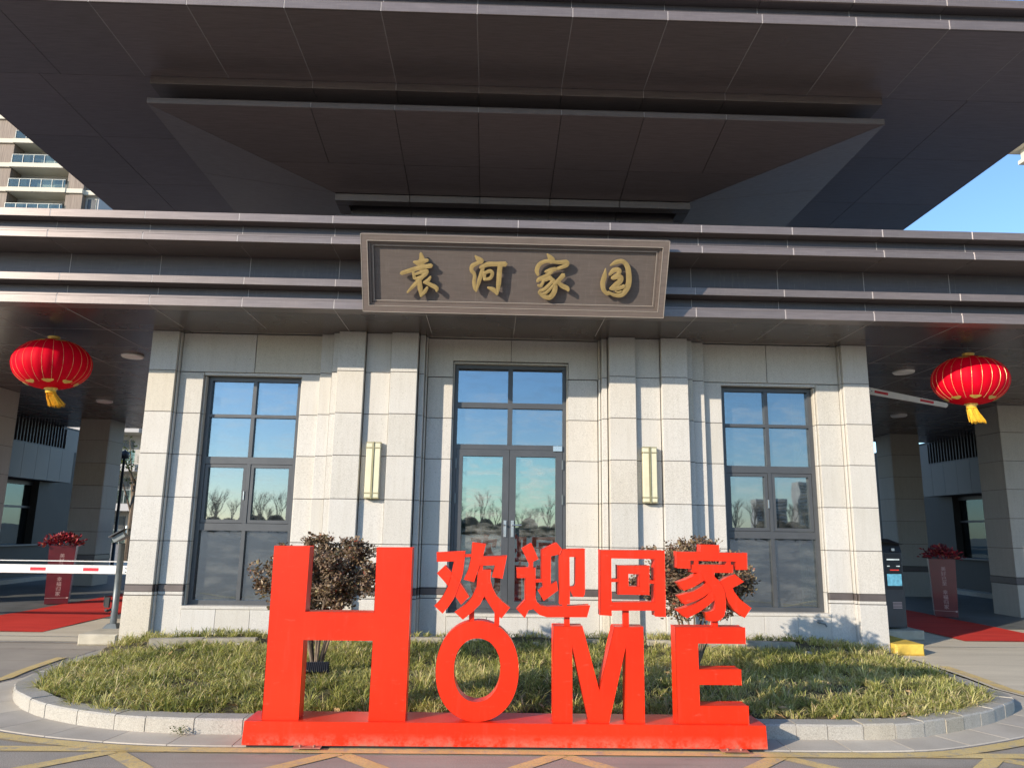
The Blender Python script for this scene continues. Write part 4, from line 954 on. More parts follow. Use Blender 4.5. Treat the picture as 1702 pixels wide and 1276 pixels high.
#CHUNK3
# ================================================================== LANTERNS
def lantern(x, y, z, tilt, tassel_dx, lb):
    t_ = thing('lantern', lb, 'lantern', (x, y, z), (0, tilt, 0), 'red festival lanterns hanging from the canopy')
    A_, B_, NR = 0.505, 0.352, 24
    m = MB(); n = NR*4; K = 22
    for i in range(K+1):
        ph = math.pi*(0.055+0.89*i/K); r_ = A_*math.sin(ph)**0.9; zz = B_*math.cos(ph)
        for k in range(n):
            th = 2*math.pi*k/n; f = 1-0.022*abs(math.cos(NR*th/2))*0 - 0.020*(1-abs(math.sin(NR*th/2)))
            m.v.append((r_*f*math.cos(th), r_*f*math.sin(th), zz))
    for i in range(K):
        for k in range(n):
            q = (k+1) % n; m.f.append((i*n+k, (i+1)*n+k, (i+1)*n+q, i*n+q)); m.m.append(0)
    m.build('lantern_body', 'lantern_silk', t_, True)
    for k in range(NR):
        th = 2*math.pi*k/NR; pts = []
        for i in range(3, K-2):
            ph = math.pi*(0.055+0.89*i/K); r_ = (A_*math.sin(ph)**0.9)*0.982; pts.append((r_*math.cos(th), r_*math.sin(th), B_*math.cos(ph)))
        MB().tube(pts, 0.0017, 4, cap=False).build('rib', 'gold_thread', t_)
    MB().lathe([(0, B_+0.055), (0.075, B_+0.055), (0.085, B_+0.045), (0.075, B_+0.035), (0.072, B_+0.02), (0.088, B_+0.008), (0.085, B_-0.012), (0, B_-0.012)], 24).build('top_cap', 'lantern_gold', t_, True)
    MB().lathe([(0, -B_+0.012), (0.085, -B_+0.012), (0.088, -B_-0.004), (0.066, -B_-0.015), (0.07, -B_-0.04), (0.0, -B_-0.045)], 24).build('bottom_cap', 'lantern_gold', t_, True)
    # cloud motifs printed round the top and bottom
    m = MB()
    for sg in (1, -1):
        for k in range(8):
            th0 = 2*math.pi*(k+0.5*(sg < 0))/8
            for (da, dp, ra, rp) in ((0, 0, 0.20, 0.075), (0.13, 0.03, 0.10, 0.05), (-0.13, 0.03, 0.10, 0.05), (0, -0.05, 0.12, 0.05)):
                ph0 = 0.62+dp if sg > 0 else math.pi-0.62-dp; c = []
                for j in range(12):
                    a_ = 2*math.pi*j/12; th = th0+da+ra*math.cos(a_); ph = ph0+rp*math.sin(a_); r_ = A_*math.sin(ph)**0.9; c.append((1.008*r_*math.cos(th), 1.008*r_*math.sin(th), 1.012*B_*math.cos(ph)))
                m.add(c, [tuple(range(12))])
    m.build('gilt_motif', 'lantern_gold', t_, kind='stuff')
    m = MB(); rr = random.Random(3)
    for k in range(120):
        a_ = rr.uniform(0, 6.28); r_ = 0.055*math.sqrt(rr.random()); x0, y0 = r_*math.cos(a_), r_*math.sin(a_); ln = rr.uniform(0.19, 0.24); pts = []
        for j in range(5):
            q = j/4; pts.append((x0*(1+1.0*q)+tassel_dx*q**1.4+rr.uniform(-.003, .003), y0*(1+0.8*q), -B_-0.035-ln*q))
        m.tube(pts, 0.0048, 3, cap=False)
    m.lathe([(0.0, -B_-0.03), (0.062, -B_-0.035), (0.066, -B_-0.06), (0.0, -B_-0.065)], 16)
    m.build('tassel', 'tassel', t_)
    inv = Matrix.Rotation(-tilt, 4, 'Y') @ Vector((0, 0, 1)); top = Vector((0, 0, B_+0.055)); hook = Matrix.Rotation(-tilt, 4, 'Y') @ Vector((math.sin(tilt)*(B_+0.055), 0, 4.333-z))
    MB().tube([top, hook], 0.0028, 4).build('hanging_wire', 'grey_steel', t_)
lantern(-6.29, 10.46, 3.80, R(-4), 0.10, 'red silk lantern with gold tassel hanging from the left part of the canopy')
lantern(6.945, 10.40, 3.825, R(2.5), 0.085, 'red silk lantern with gold tassel hanging from the right part of the canopy')

# ================================================================== SHRUBS
def shrub(cx, cy, cz, rx, ry, rz, tx, ty, lb, seed):
    rg = np.random.default_rng(seed); rr = random.Random(seed); tz = lawn_h(tx, ty)-0.02
    t_ = thing('shrub', lb, 'shrub', (tx, ty, tz), group='red-leaved shrubs in the kerbed bed')
    m = MB(); tips = []
    def tip_in():
        while True:
            a = Vector((rr.uniform(-1, 1), rr.uniform(-1, 1), rr.uniform(-1, 1)))
            if 0.15 < a.length < 1: return Vector((cx+a.x*rx-tx, cy+a.y*ry-ty, cz+a.z*rz-tz))
    for k in range(11):
        a_ = 6.283*k/11+rr.uniform(-.2, .2); f = rr.uniform(0.3, 0.6); el = rr.uniform(0.1, 0.5)
        e = Vector((cx-tx+rx*f*math.cos(a_), cy-ty+ry*f*math.sin(a_), cz-tz-rz*0.35+rz*el)); b = Vector((0.03*math.cos(a_), 0.03*math.sin(a_), 0.0)); fk = Vector((0.05*math.cos(a_), 0.05*math.sin(a_), 0.14+rr.uniform(-.02, .03)))
        md = fk.lerp(e, 0.55)+Vector((rr.uniform(-.04, .04), rr.uniform(-.04, .04), 0.03))
        m.tube([b, fk, md, e], [0.022, 0.015, 0.010, 0.006], 6)
        for j in range(12):
            q = tip_in()
            s0 = md.lerp(e, rr.uniform(0, 1)); mm = s0.lerp(q, 0.5)+Vector((rr.uniform(-.05, .05), rr.uniform(-.05, .05), rr.uniform(-.02, .06)))
            m.tube([s0, mm, q], [0.006, 0.0042, 0.0025], 4, cap=False); tips.append((mm, q))
            for _ in range(2):
                q2 = q+Vector((rr.uniform(-.12, .12), rr.uniform(-.12, .12), rr.uniform(-.06, .12))); tips.append((q, q2)); m.tube([mm.lerp(q, 0.6), q2], [0.003, 0.002], 3, cap=False)
    m.build('stems', 'bark', t_)
    V = []; F = []; T = []; b0 = 0
    for s0, q in tips:
        for _ in range(40):
            f = rr.uniform(0.1, 1.08); p = s0.lerp(q, f)+Vector((rr.gauss(0, .03), rr.gauss(0, .03), rr.gauss(0, .026)))
            w_ = Vector(((p.x+tx-cx)/rx, (p.y+ty-cy)/ry, (p.z+tz-cz)/rz))
            if w_.length > 1.08: continue
            if math.sin(p.x*9+seed)*math.sin(p.z*11)*math.sin(p.y*8) > 0.5: continue
            d = Vector((rr.uniform(-1, 1), rr.uniform(-1, 1), rr.uniform(-.4, .9))).normalized(); sd = d.cross(Vector((rr.uniform(-1, 1), rr.uniform(-1, 1), 1))).normalized(); nn = d.cross(sd)
            l = rr.uniform(0.028, 0.050); w2 = l*rr.uniform(0.26, 0.38)
            V += [p, p+d*l*0.35+sd*w2+nn*0.004, p+d*l*0.75+sd*w2*0.8+nn*0.003, p+d*l, p+d*l*0.75-sd*w2*0.8+nn*0.003, p+d*l*0.35-sd*w2+nn*0.004, p+d*l*0.55-nn*0.003]
            F += [(b0, b0+1, b0+6), (b0+1, b0+2, b0+6), (b0+2, b0+3, b0+6), (b0+3, b0+4, b0+6), (b0+4, b0+5, b0+6), (b0+5, b0, b0+6)]
            tn = min(1, max(0, rr.gauss(0.45, 0.2))); 
            if rr.random() < 0.02: tn = 1.0
            T += [tn]*7; b0 += 7
    me = bpy.data.meshes.new('foliage'); me.from_pydata([tuple(v_) for v_ in V], [], F); me.materials.append(M['shrub_leaf'])
    at = me.attributes.new('tone', 'FLOAT', 'POINT'); at.data.foreach_set('value', np.array(T, dtype=np.float32)); link('foliage', me, t_)
shrub(-1.74, 7.95, 1.09, 0.71, 0.50, 0.42, -1.72, 7.85, 'dark red-brown shrub growing behind the letter H', 11)
shrub(2.24, 8.25, 1.10, 0.76, 0.50, 0.43, 2.18, 8.2, 'dark red-brown shrub growing behind the last Chinese character', 23)
# ground spotlight
t_ = thing('spotlight', 'small black finned garden spotlight in the grass behind the letter H', 'spotlight', (-1.66, 7.58, lawn_h(-1.66, 7.58)), (R(-25), 0, R(8)))
m = MB(); m.box(-0.115, 0.115, -0.03, 0.03, 0.05, 0.15); m.build('housing', 'black_plastic', t_)
for k in range(12): panel('fin', -0.108+0.0185*k, -0.100+0.0185*k, -0.055, -0.031, 0.052, 0.148, 'black_plastic', t_, 0)
m = MB(); m.box(-0.12, -0.116, -0.02, 0.02, -0.02, 0.11); m.box(0.116, 0.12, -0.02, 0.02, -0.02, 0.11); m.box(-0.12, 0.12, -0.02, 0.02, -0.025, -0.02); m.build('bracket', 'black_plastic', t_)
m = MB(); m.box(-0.105, 0.105, 0.031, 0.036, 0.06, 0.14); m.build('lens', 'window_dark', t_)
for k, (x, y) in enumerate(((-3.05, 9.6), (-2.2, 9.4), (0.62, 9.85), (0.15, 9.3), (3.9, 9.4), (-1.2, 9.55), (1.2, 9.7))):
    m = MB(); r_ = 0.05+0.02*(k % 3)
    m.lathe([(0, -0.02), (r_, 0.0), (r_*0.9, r_*0.35), (r_*0.4, r_*0.55), (0, r_*0.58)], 9)
    o_ = solo('stone', m, 'pebble', 'small pale stone lying in the grass near the wall', 'stone', 'small stones lying near the wall', True); o_.location = (x, y, lawn_h(x, y)+0.015); o_.scale = (1.3, 0.8, 0.7); o_.rotation_euler = (0, 0, k)

# ================================================================== LANES: carpets, barriers, boxes, machine
def carpet(x0, x1, y0, y1, lb):
    m = MB(); nx, ny = 10, 40
    for j in range(ny+1):
        for i in range(nx+1):
            x = x0+(x1-x0)*i/nx; y = y0+(y1-y0)*j/ny; m.v.append((x, y, 0.014+0.003*math.sin(y*3.1+x)+0.002*math.sin(x*5)))
    for j in range(ny):
        for i in range(nx): a = j*(nx+1)+i; m.f.append((a, a+1, a+nx+2, a+nx+1)); m.m.append(0)
    solo('red_carpet', m, 'carpet_red', lb, 'carpet', 'red carpets laid in the lanes', True)
carpet(-8.42, -6.60, 11.6, 19.5, 'long red carpet on the ground of the left lane')
carpet(7.35, 9.02, 11.77, 19.5, 'long red carpet on the ground of the right lane')
# left concrete block, camera post
m = MB(); m.cbox(-5.46, -4.95, 10.44, 13.2, 0, 0.145, 0.02); solo('lane_kerb_block', m, 'concrete_block', 'bare concrete kerb block at the foot of the left corner column', 'kerb block')
m = MB(); m.cbox(5.50, 5.90, 10.34, 13.4, 0, 0.15, 0.025); m2 = MB().cbox(5.50, 6.75, 11.8, 13.4, 0, 0.149, 0.02)
solo('lane_kerb_block', m, 'yellow_kerb', 'yellow painted kerb block at the foot of the right corner column', 'kerb block')
t_ = thing('camera_post', 'grey post with a tilted camera head on top, beside the left corner column', 'camera post', (-5.33, 11.1, 0.145))
m = MB().tube([(0, 0, 0.02), (-0.0, 0, 1.17)], 0.045, 14); m.build('post', 'grey_steel', t_, True)
m = MB(); m.add([(-0.10, -0.10, 0), (0.10, -0.10, 0), (0.10, 0.10, 0), (-0.10, 0.10, 0), (-0.06, -0.06, 0.06), (0.06, -0.06, 0.06), (0.06, 0.06, 0.06), (-0.06, 0.06, 0.06)], [(4, 5, 6, 7), (0, 1, 5, 4), (1, 2, 6, 5), (2, 3, 7, 6), (3, 0, 4, 7)]); m.build('base', 'grey_steel', t_)
hd = MB(); hd.obox((0.0, -0.02, 1.27), (0.075, 0, 0.045), (0, 0.12, 0.01), (-0.02, 0, 0.035)); hd.build('camera_head', 'grey_steel', t_)
hd = MB(); hd.obox((-0.02, -0.03, 1.315), (0.10, 0, 0.06), (0, 0.16, 0), (-0.004, 0, 0.006)); hd.build('hood', 'kiosk', t_)
hd = MB(); hd.tube([(0.06, -0.05, 1.29), (0.065, -0.05, 1.42)], [0.026, 0.018], 10); hd.build('sensor', 'chrome', t_)
hd = MB(); hd.box(-0.12, -0.06, -0.07, -0.03, 0.28, 0.42); hd.tube([(-0.09, -0.08, 0.25), (-0.09, -0.04, 0.23), (-0.05, 0, 0.25)], 0.018, 6); hd.tube([(-0.13, -0.05, 0.30), (-0.13, -0.05, 0.44)], 0.012, 6); hd.build('side_sensor', 'black_plastic', t_)
t_ = thing('grey_post', 'slim dark grey post standing just behind the camera post', 'post', (-5.12, 11.4, 0.145)); MB().tube([(0, 0, 0), (0, 0, 1.5)], 0.03, 10).build('post', 'kiosk', t_, True)
# left barrier arm
t_ = thing('barrier', 'white barrier arm with red patches lowered across the left lane', 'barrier', (-5.45, 12.2, 0.147))
m = MB(); m.box(-0.05, 0.25, -0.15, 0.15, 0, 1.05); m.build('cabinet', 'kiosk', t_)
m = MB().cbox(-5.4, -0.06, -0.025, 0.025, 0.665, 0.795, 0.006); m.build('arm', 'white_paint', t_)
m = MB().tube([(-5.4, 0, 0.85), (0.0, 0, 0.855)], 0.008, 6); m.build('upper_rail', 'white_paint', t_)
for k in range(6): m = MB(); m.box(-0.72-0.82*k-0.24, -0.72-0.82*k, -0.0275, -0.0255, 0.705, 0.755); m.build('red_patch', 'red_tape', t_)
for dx, dz in ((-0.30, 0.70), (-0.30, 0.755)): MB().lathe([(0, 0), (0.009, 0)], 8).add([], []).tube([(dx, -0.035, dz), (dx, -0.024, dz)], 0.009, 8).build('bolt', 'grey_steel', t_)
# right barrier: raised folding arm
t_ = thing('barrier', 'white folding barrier arm raised under the canopy on the right', 'barrier', (6.02, 12.15, 0.147))
m = MB(); m.box(-0.16, 0.14, -0.15, 0.15, 0, 1.0); m.build('cabinet', 'kiosk', t_)
m = MB(); m.cbox(-0.05, 0.06, -0.025, 0.025, 0.8, 3.88, 0.005); m.build('lower_arm', 'white_paint', t_)
a0 = Vector((0.0, -0.06, 3.885)); a1 = Vector((1.62, -0.06, 3.61)); d = (a1-a0).normalized(); nz = Vector((-d.z, 0, d.x))
m = MB(); m.add([a0+nz*0.062, a1+nz*0.035, a1+nz*0.0-d*(-0.02), a1-nz*0.04, a0-nz*0.062, *[p+Vector((0, 0.035, 0)) for p in (a0+nz*0.062, a1+nz*0.035, a1+d*0.02, a1-nz*0.04, a0-nz*0.062)]], [(4, 3, 2, 1, 0), (5, 6, 7, 8, 9)]+[(i, (i+1) % 5, 5+(i+1) % 5, 5+i) for i in range(5)])
m.build('upper_arm', 'white_paint', t_)
for k in (0.52, 1.30):
    c = a0+d*(k+0.0); m = MB(); m.obox(c+Vector((0, -0.0015, 0)), d*0.115, (0, 0.001, 0), nz*0.02); m.build('red_patch', 'red_tape', t_)
for k, q in ((0.32, 0.025), (0.32, -0.025), (0.355, 0.0)):
    c = a0+d*k+nz*q; MB().tube([c+Vector((0, -0.008, 0)), c], 0.008, 8).build('bolt', 'black_plastic', t_)
# ticket machine
solo('kiosk_base', m2, 'concrete_block', 'low concrete plinth under the parking machine on the right', 'plinth')
t_ = thing('parking_machine', 'dark grey parking machine with a blue screen beside the right corner column', 'parking machine', (6.43, 11.98, 0.149), (0, 0, R(4)))
m = MB(); m.cbox(-0.165, 0.165, 0, 0.28, 0.02, 1.18, 0.008); m.build('housing', 'kiosk', t_)
m = MB(); m.add([(-0.165, 0.0, 1.182), (0.165, 0.0, 1.182), (0.165, 0.28, 1.182), (-0.165, 0.28, 1.182), (-0.165, 0.05, 1.30), (0.165, 0.05, 1.30), (0.12, 0.28, 1.36), (-0.165, 0.28, 1.36), (-0.165, -0.05, 1.34), (0.175, -0.05, 1.30), (0.12, 0.28, 1.385), (-0.165, 0.28, 1.40)], [(0, 1, 5, 4), (1, 2, 6, 5), (3, 0, 4, 7), (8, 9, 10, 11), (8, 4, 5, 9), (2, 3, 7, 6)]); m.build('hood', 'black_plastic', t_)
m = MB(); m.box(-0.02, 0.03, -0.03, 0.0, 1.20, 1.24); m.build('lens', 'chrome', t_)
m = MB(); m.box(-0.13, 0.14, -0.006, -0.001, 0.60, 1.16); m.build('display_panel', 'black_plastic', t_)
m = MB(); m.box(-0.115, 0.125, -0.010, -0.0065, 0.66, 0.84); m.build('screen', 'screen_blue', t_)
m = MB(); m.box(-0.10, 0.11, -0.010, -0.0065, 1.055, 1.075); m.box(-0.10, -0.06, -0.010, -0.0065, 0.955, 0.97); m.box(0.05, 0.11, -0.010, -0.0065, 0.955, 0.97); m.build('led_line', 'led_white', t_)
m = MB(); m.box(-0.06, 0.09, -0.010, -0.0065, 0.895, 0.91); m.build('led_line', 'led_red', t_)
m = MB()
for k in range(5): m.box(-0.05, 0.10, -0.003, -0.0005, 0.40-0.022*k, 0.412-0.022*k)
m.build('notice', 'pale_print', t_)
# flower boxes with the vertical greeting
def text_mesh(body, size):
    cu = bpy.data.curves.new('t', 'FONT'); cu.body = body; cu.size = size; cu.extrude = 0.0006; cu.align_x = 'CENTER'; cu.align_y = 'CENTER'; cu.resolution_u = 2
    o_ = bpy.data.objects.new('t', cu); col.objects.link(o_); dg = bpy.context.evaluated_depsgraph_get(); me = bpy.data.meshes.new_from_object(o_.evaluated_get(dg)); bpy.data.objects.remove(o_); return me
GREET = '美好已至 幸福归家'; TM = {}
for ch in GREET:
    if ch != ' ': me = text_mesh(ch, 0.092); me.materials.clear(); me.materials.append(M['pale_print']); TM[ch] = me
def flower_box(x, y, rz, lb, seed):
    rr = random.Random(seed); t_ = thing('flower_stand', lb, 'flower stand', (x, y, 0.02), (0, 0, rz), 'maroon greeting flower stands in the lanes')
    w0, w1, H = 0.20, 0.235, 1.12
    m = MB(); m.add([(-w0, -w0, 0), (w0, -w0, 0), (w0, w0, 0), (-w0, w0, 0), (-w1, -w1, H), (w1, -w1, H), (w1, w1, H), (-w1, w1, H)], [(0, 3, 2, 1), (4, 5, 6, 7), (0, 1, 5, 4), (1, 2, 6, 5), (2, 3, 7, 6), (3, 0, 4, 7)]); m.build('box', 'maroon', t_)
    m = MB()
    for k in range(4):
        c, s_ = math.cos(k*math.pi/2), math.sin(k*math.pi/2)
        a = Vector((-0.207, -0.2095, 0.115)); b = Vector((0.16, -0.2095, 0.115)); e = Vector((0.195, -0.2095, 0.115))
        for p0, p1, h in ((a, b, 0.003), (b, e, 0.014)):
            vs = [p0+Vector((0, 0, -h)), p1+Vector((0, 0, -h)), p1+Vector((0, 0, h)), p0+Vector((0, 0, h))]; m.add([(c*q.x-s_*q.y, s_*q.x+c*q.y, q.z) for q in vs], [(0, 1, 2, 3)])
    m.build('printed_line', 'pale_print', t_)
    for f in range(4):
        zz = 0.92
        for ch in GREET:
            if ch == ' ': zz -= 0.075; continue
            off = w0+(w1-w0)*zz/H+0.0015
            o_ = link('printed_character', TM[ch], t_); o_.matrix_local = Matrix.Rotation(f*math.pi/2, 4, 'Z') @ Matrix.Translation((0.01, -off, zz)) @ Matrix.Rotation(math.pi/2, 4, 'X')
            zz -= 0.094
    cl = {'petal_red': MB(), 'petal_dark': MB(), 'petal_orange': MB()}
    for k in range(420):
        a_ = rr.uniform(0, 6.283); el = rr.uniform(0.0, 1.4); r_ = rr.uniform(0.12, 0.34)*(1.05 if el < 0.7 else 0.8)
        p = Vector((r_*math.cos(a_)*math.cos(el)*1.1, r_*math.sin(a_)*math.cos(el)*1.1, H-0.01+r_*math.sin(el)*0.9)); d = (p-Vector((0, 0, H-0.1))).normalized()
        d = (d+Vector((rr.uniform(-.5, .5), rr.uniform(-.5, .5), rr.uniform(-.4, .4)))).normalized(); sd = d.cross(Vector((rr.uniform(-1, 1), rr.uniform(-1, 1), rr.uniform(-1, 1)))).normalized(); l = rr.uniform(0.05, 0.10); w_ = l*0.26; nn = d.cross(sd)*0.012
        cl[rr.choice(['petal_red']*4+['petal_dark']*4+['petal_orange'])].add([p, p+d*l*0.5+sd*w_+nn, p+d*l, p+d*l*0.5-sd*w_+nn, p+d*l*0.5-nn], [(0, 1, 4), (1, 2, 4), (2, 3, 4), (3, 0, 4)])
    for k, mm in cl.items(): mm.build('artificial_leaves', k, t_)
flower_box(-8.62, 15.55, R(24), 'maroon box of red flowers with white Chinese greeting in the left lane', 5)
flower_box(9.17, 15.22, R(-27), 'maroon box of red flowers with white Chinese greeting in the right lane', 9)

# ================================================================== GUARD BUILDINGS flanking the lanes
def guard(xf, sx, y0, y1, lb):
    t_ = thing('guard_building', lb, 'building', (xf, 0, 0)); W = lambda a: a*sx       # a>0 means away from the lane
    def bx(nm, mat, a0, a1, p0, p1, z0, z1, par=t_):
        lo, hi = sorted((W(a0), W(a1))); m = MB(); m.box(lo, hi, p0, p1, z0, z1); return m.build(nm, mat, par)
    bx('wall', 'dark_wall', 0.72, 3.5, y0, y1+0.1, 0, 4.33); bx('rear_light_blocker', 'dark_wall', 1.2, 9, y1+0.101, y1+(4 if sx < 0 else 12), 0, 4.6)  # second box is added behind the building to block light from the rear
    bx('base_wall', 'dark_wall', 0.40, 0.719, y0, y1, 0.12, 0.95); bx('plinth_step', 'pillar_stone', 0.0, 0.719, y0, y1+0.05, 0.0, 0.118)
    bx('counter', 'cladding', 0.30, 0.719, y0, y1-0.4, 0.951, 0.99)
    fr = bx('window_frame', 'alu', 0.62, 0.70, y0, y1-0.75, 2.62, 2.72)
    yy = y0
    while yy < y1-0.75:
        e = min(yy+1.35, y1-0.75)
        bx('mullion', 'alu', 0.62, 0.70, yy, yy+0.09, 0.99, 2.62, fr); bx('pane', 'booth_glass', 0.66, 0.68, yy+0.09, e, 0.99, 1.98, fr); bx('transom', 'alu', 0.62, 0.70, yy+0.09, e, 1.98, 2.04, fr); bx('pane', 'booth_glass', 0.66, 0.68, yy+0.09, e, 2.04, 2.62, fr); yy = e
    bx('end_panel', 'dark_wall', 0.45, 0.719, y1-0.75, y1, 0.96, 2.735)
    fs = bx('fascia', 'mortar', 0.012, 0.71, y0, y1-0.01, 2.75, 3.66); k = y1
    while k > y0+0.3:
        bx('cladding_panel', 'cladding', 0.0, 0.012, max(k-0.6, y0)+0.004, k-0.004, 2.745, 3.665, fs); k -= 0.6
    bx('louvre_rail', 'louvre', 0.08, 0.16, y0, y1-0.35, 3.672, 3.72, t_)
    bx('louvre_sun_blocker', 'dark_wall', 0.17, 0.7, y0, y1-0.35, 3.67, 4.33)  # added behind the slats to stop sun passing between them
    k = y0+0.05
    while k < y1-0.4: bx('louvre_slat', 'louvre', 0.08, 0.15, k, k+0.035, 3.72, 4.33); k += 0.14
    bx('upper_panel', 'cladding', 0.10, 0.7, y1-0.34, y1+0.3, 3.67, 4.30)
guard(-12.5, -1, 15.0, 22.45, 'dark guard building with grey fascia and louvres beside the left lane')
guard(13.1, 1, 15.0, 22.4, 'dark guard building with grey fascia and louvres beside the right lane')
m = MB(); m.tube([(-11.35, 21.2, 0.0), (-11.35, 21.2, 4.33)], 0.04, 10); solo('drain_pipe', m, 'chrome', 'thin pale downpipe beside the far left pillar', 'pipe', None, True)
t_ = thing('monitor', 'lit computer screen inside the left guard building window', 'monitor', (-13.25, 18.4, 1.0)); m = MB(); m.box(0.0, 0.03, 0, 1.0, 0.3, 0.95); m.build('screen', 'screen_dim', t_); m = MB(); m.box(-0.2, 0.1, 0.3, 0.7, -0.02, 0.02); m.box(-0.05, -0.01, 0.45, 0.55, 0.02, 0.4); m.build('stand', 'black_plastic', t_)

# ================================================================== FAR BUILDINGS
def tower(name, label, X0, X1, Yf, floors, fh, bays, depth=14, z0=0.0, skip=0, tone='cream_render'):
    t_ = thing(name, label, 'building', ((X0+X1)/2, Yf, 0)); ox = (X0+X1)/2; wd = X1-X0
    H = floors*fh; a, b = -wd/2, wd/2
    m = MB(); m.box(a, b, 2.0, depth, 0, H); m.build('wall', 'grey_render', t_)  # back wall greyed, balcony shade put into its colour
    # vertical wood-tone piers and balconies bay by bay
    nb_ = len(bays); x = a; SC = {}
    spans = []
    for kind, w_ in bays: spans.append((kind, x, x+w_)); x += w_
    for kind, p, q in spans:
        if kind == 'pier': m = MB(); m.box(p, q, 0.0, 2.0, 0, H); m.build('pier', 'wood_clad', t_)
        if kind == 'solid': m = MB(); m.box(p, q, 0.35, 2.0, 0, H); m.build('pier', 'cream_render', t_)
        if kind == 'win': m = MB(); m.box(p, q, 0.8, 2.0, 0, H); m.build('pier', 'grey_render', t_)
    for f in range(skip, floors):
        z = f*fh
        for kind, p, q in spans:
            y_ = -0.35 if kind == 'balcony' else -0.25 if kind == 'pier' else 0.2
            slabs = MB().box(p-0.05, q+0.05, y_, 2.0, z-0.55, z); slabs.build('floor_band', tone, t_)
            if kind == 'balcony':
                nW = max(1, int((q-p)/3.2))
                for k in range(nW):
                    c = p+(q-p)*(k+0.5)/nW; m = MB(); m.box(c-0.95, c+0.95, 1.93, 2.02, z+0.05, z+2.15); fr = m.build('window', 'alu', t_); m = MB(); m.box(c-0.87, c-0.03, 1.90, 1.925, z+0.15, z+2.05); m.box(c+0.03, c+0.87, 1.90, 1.925, z+0.15, z+2.05); m.build('pane', 'window_dark', fr)
                m = MB(); m.box(p+0.1, q-0.1, -0.25, -0.22, z+0.08, z+1.05); rl = m.build('balcony_glass', 'far_glass', t_)
                m = MB(); m.box(p+0.1, q-0.1, -0.28, -0.2, z+1.06, z+1.12); k = p+0.1
                while k < q: m.box(k, k+0.07, -0.30, -0.255, z, z+1.06); k += 1.3
                m.build('railing', 'rail_metal', rl)
            elif kind == 'win':
                m = MB(); m.box(p+0.25, q-0.25, 0.70, 0.81, z+0.55, z+2.3); fr = m.build('window', 'cream_render', t_); mid = (p+q)/2
                m = MB(); m.box(p+0.33, mid-0.04, 0.66, 0.695, z+0.63, z+2.22); m.box(mid+0.04, q-0.33, 0.66, 0.695, z+0.63, z+2.22); m.build('pane', 'window_dark', fr)
    m = MB(); m.box(a-0.3, b+0.3, -0.6, depth, H, H+0.6); m.build('roof', 'cream_render', t_)
    return t_
D = 85
tower('apartment_tower', 'tall apartment tower with glass balconies seen above the left side of the canopy', -66.2, -49.4, D, 17, 3.17,
      [('pier', 6.9), ('balcony', 7.0), ('pier', 0.0), ('solid', 0.01), ('pier', 0.0), ('pier', 1.4), ('win', 1.5)][:2]+[('pier', 2.0), ('win', 1.55-0.75+0.8)], 16, skip=10)
tower('apartment_block', 'pale apartment block glimpsed between the left pillar and the gatehouse', -52, -24, 60, 6, 3.1, [('win', 2.4), ('balcony', 4.6), ('solid', 1.0), ('win', 2.4), ('balcony', 4.6), ('pier', 1.6), ('win', 2.4), ('balcony', 4.6), ('solid', 0.8), ('win', 2.4), ('solid', 1.2)], 12, skip=0, tone='grey_render')  # floor bands greyed so the block's shade sits in its colour
# cream classical tower just entering the frame on the right
t_ = thing('cream_tower', 'cream tower with moulded cornices at the right edge of the photo', 'building', (0, 0, 0))
Yt = 78; cx0 = atY(1694, 270, Yt+17).x
m = MB()
for v0, v1, off in ((242, 252, -0.9), (252, 268, 0.2), (268, 274, -0.1), (274, 292, 0.9), (292, 298, 0.45), (298, 316, 1.25), (316, 321, 0.9), (321, 420, 1.8)):
    z1 = atY(1695, v0, Yt+17).z; z0 = atY(1695, v1, Yt+17).z; m.box(cx0+off, cx0+22, Yt+off*0.5, Yt+17-off, max(0, z0) if v1 < 400 else 0, z1)
m.build('wall', 'cream_render', t_)
m = MB()
for k in range(6): m.box(cx0+3.5+2.8*k, cx0+4.9+2.8*k, Yt+0.05, Yt+0.5, 30, 44)
m.build('window', 'window_dark', t_)
# trees and lamp behind the left lane
def leafy_tree(x, y, h, cr, lb, seed, group=None, dens=900):
    rr = random.Random(seed); t_ = thing('tree', lb, 'tree', (x, y, 0), group=group); m = MB(); tips = []
    m.tube([(0, 0, 0), (0.05, 0, h*0.35), (0, 0.05, h*0.62)], [0.14, 0.11, 0.07], 8)
    for k in range(12):
        a_ = rr.uniform(0, 6.28); z0 = h*rr.uniform(0.35, 0.62); e = Vector((cr*rr.uniform(.4, .9)*math.cos(a_), cr*rr.uniform(.4, .9)*math.sin(a_), h*rr.uniform(0.6, 0.97))); s0 = Vector((0, 0, z0)); m.tube([s0, s0.lerp(e, .5)+Vector((0, 0, .15)), e], [0.05, 0.03, 0.012], 5, cap=False); tips.append((s0.lerp(e, .4), e))
    m.build('trunk', 'bark', t_); V = []; F = []; T = []; b = 0
    for _ in range(dens):
        s0, e = rr.choice(tips); p = s0.lerp(e, rr.uniform(0.3, 1.1))+Vector((rr.gauss(0, .22), rr.gauss(0, .22), rr.gauss(0, .2))); d = Vector((rr.uniform(-1, 1), rr.uniform(-1, 1), rr.uniform(-.8, .6))).normalized(); sd = d.cross(Vector((0, 0, 1))).normalized()*0.05; l = rr.uniform(.12, .24)
        V += [tuple(p), tuple(p+d*l*.5+sd), tuple(p+d*l), tuple(p+d*l*.5-sd)]; F.append((b, b+1, b+2, b+3)); T += [min(1, max(0, rr.gauss(.55, .25)))]*4; b += 4
    me = bpy.data.meshes.new('crown'); me.from_pydata(V, [], F); me.materials.append(M['tree_leaf']); at = me.attributes.new('tone', 'FLOAT', 'POINT'); at.data.foreach_set('value', np.array(T, dtype=np.float32)); link('crown', me, t_)
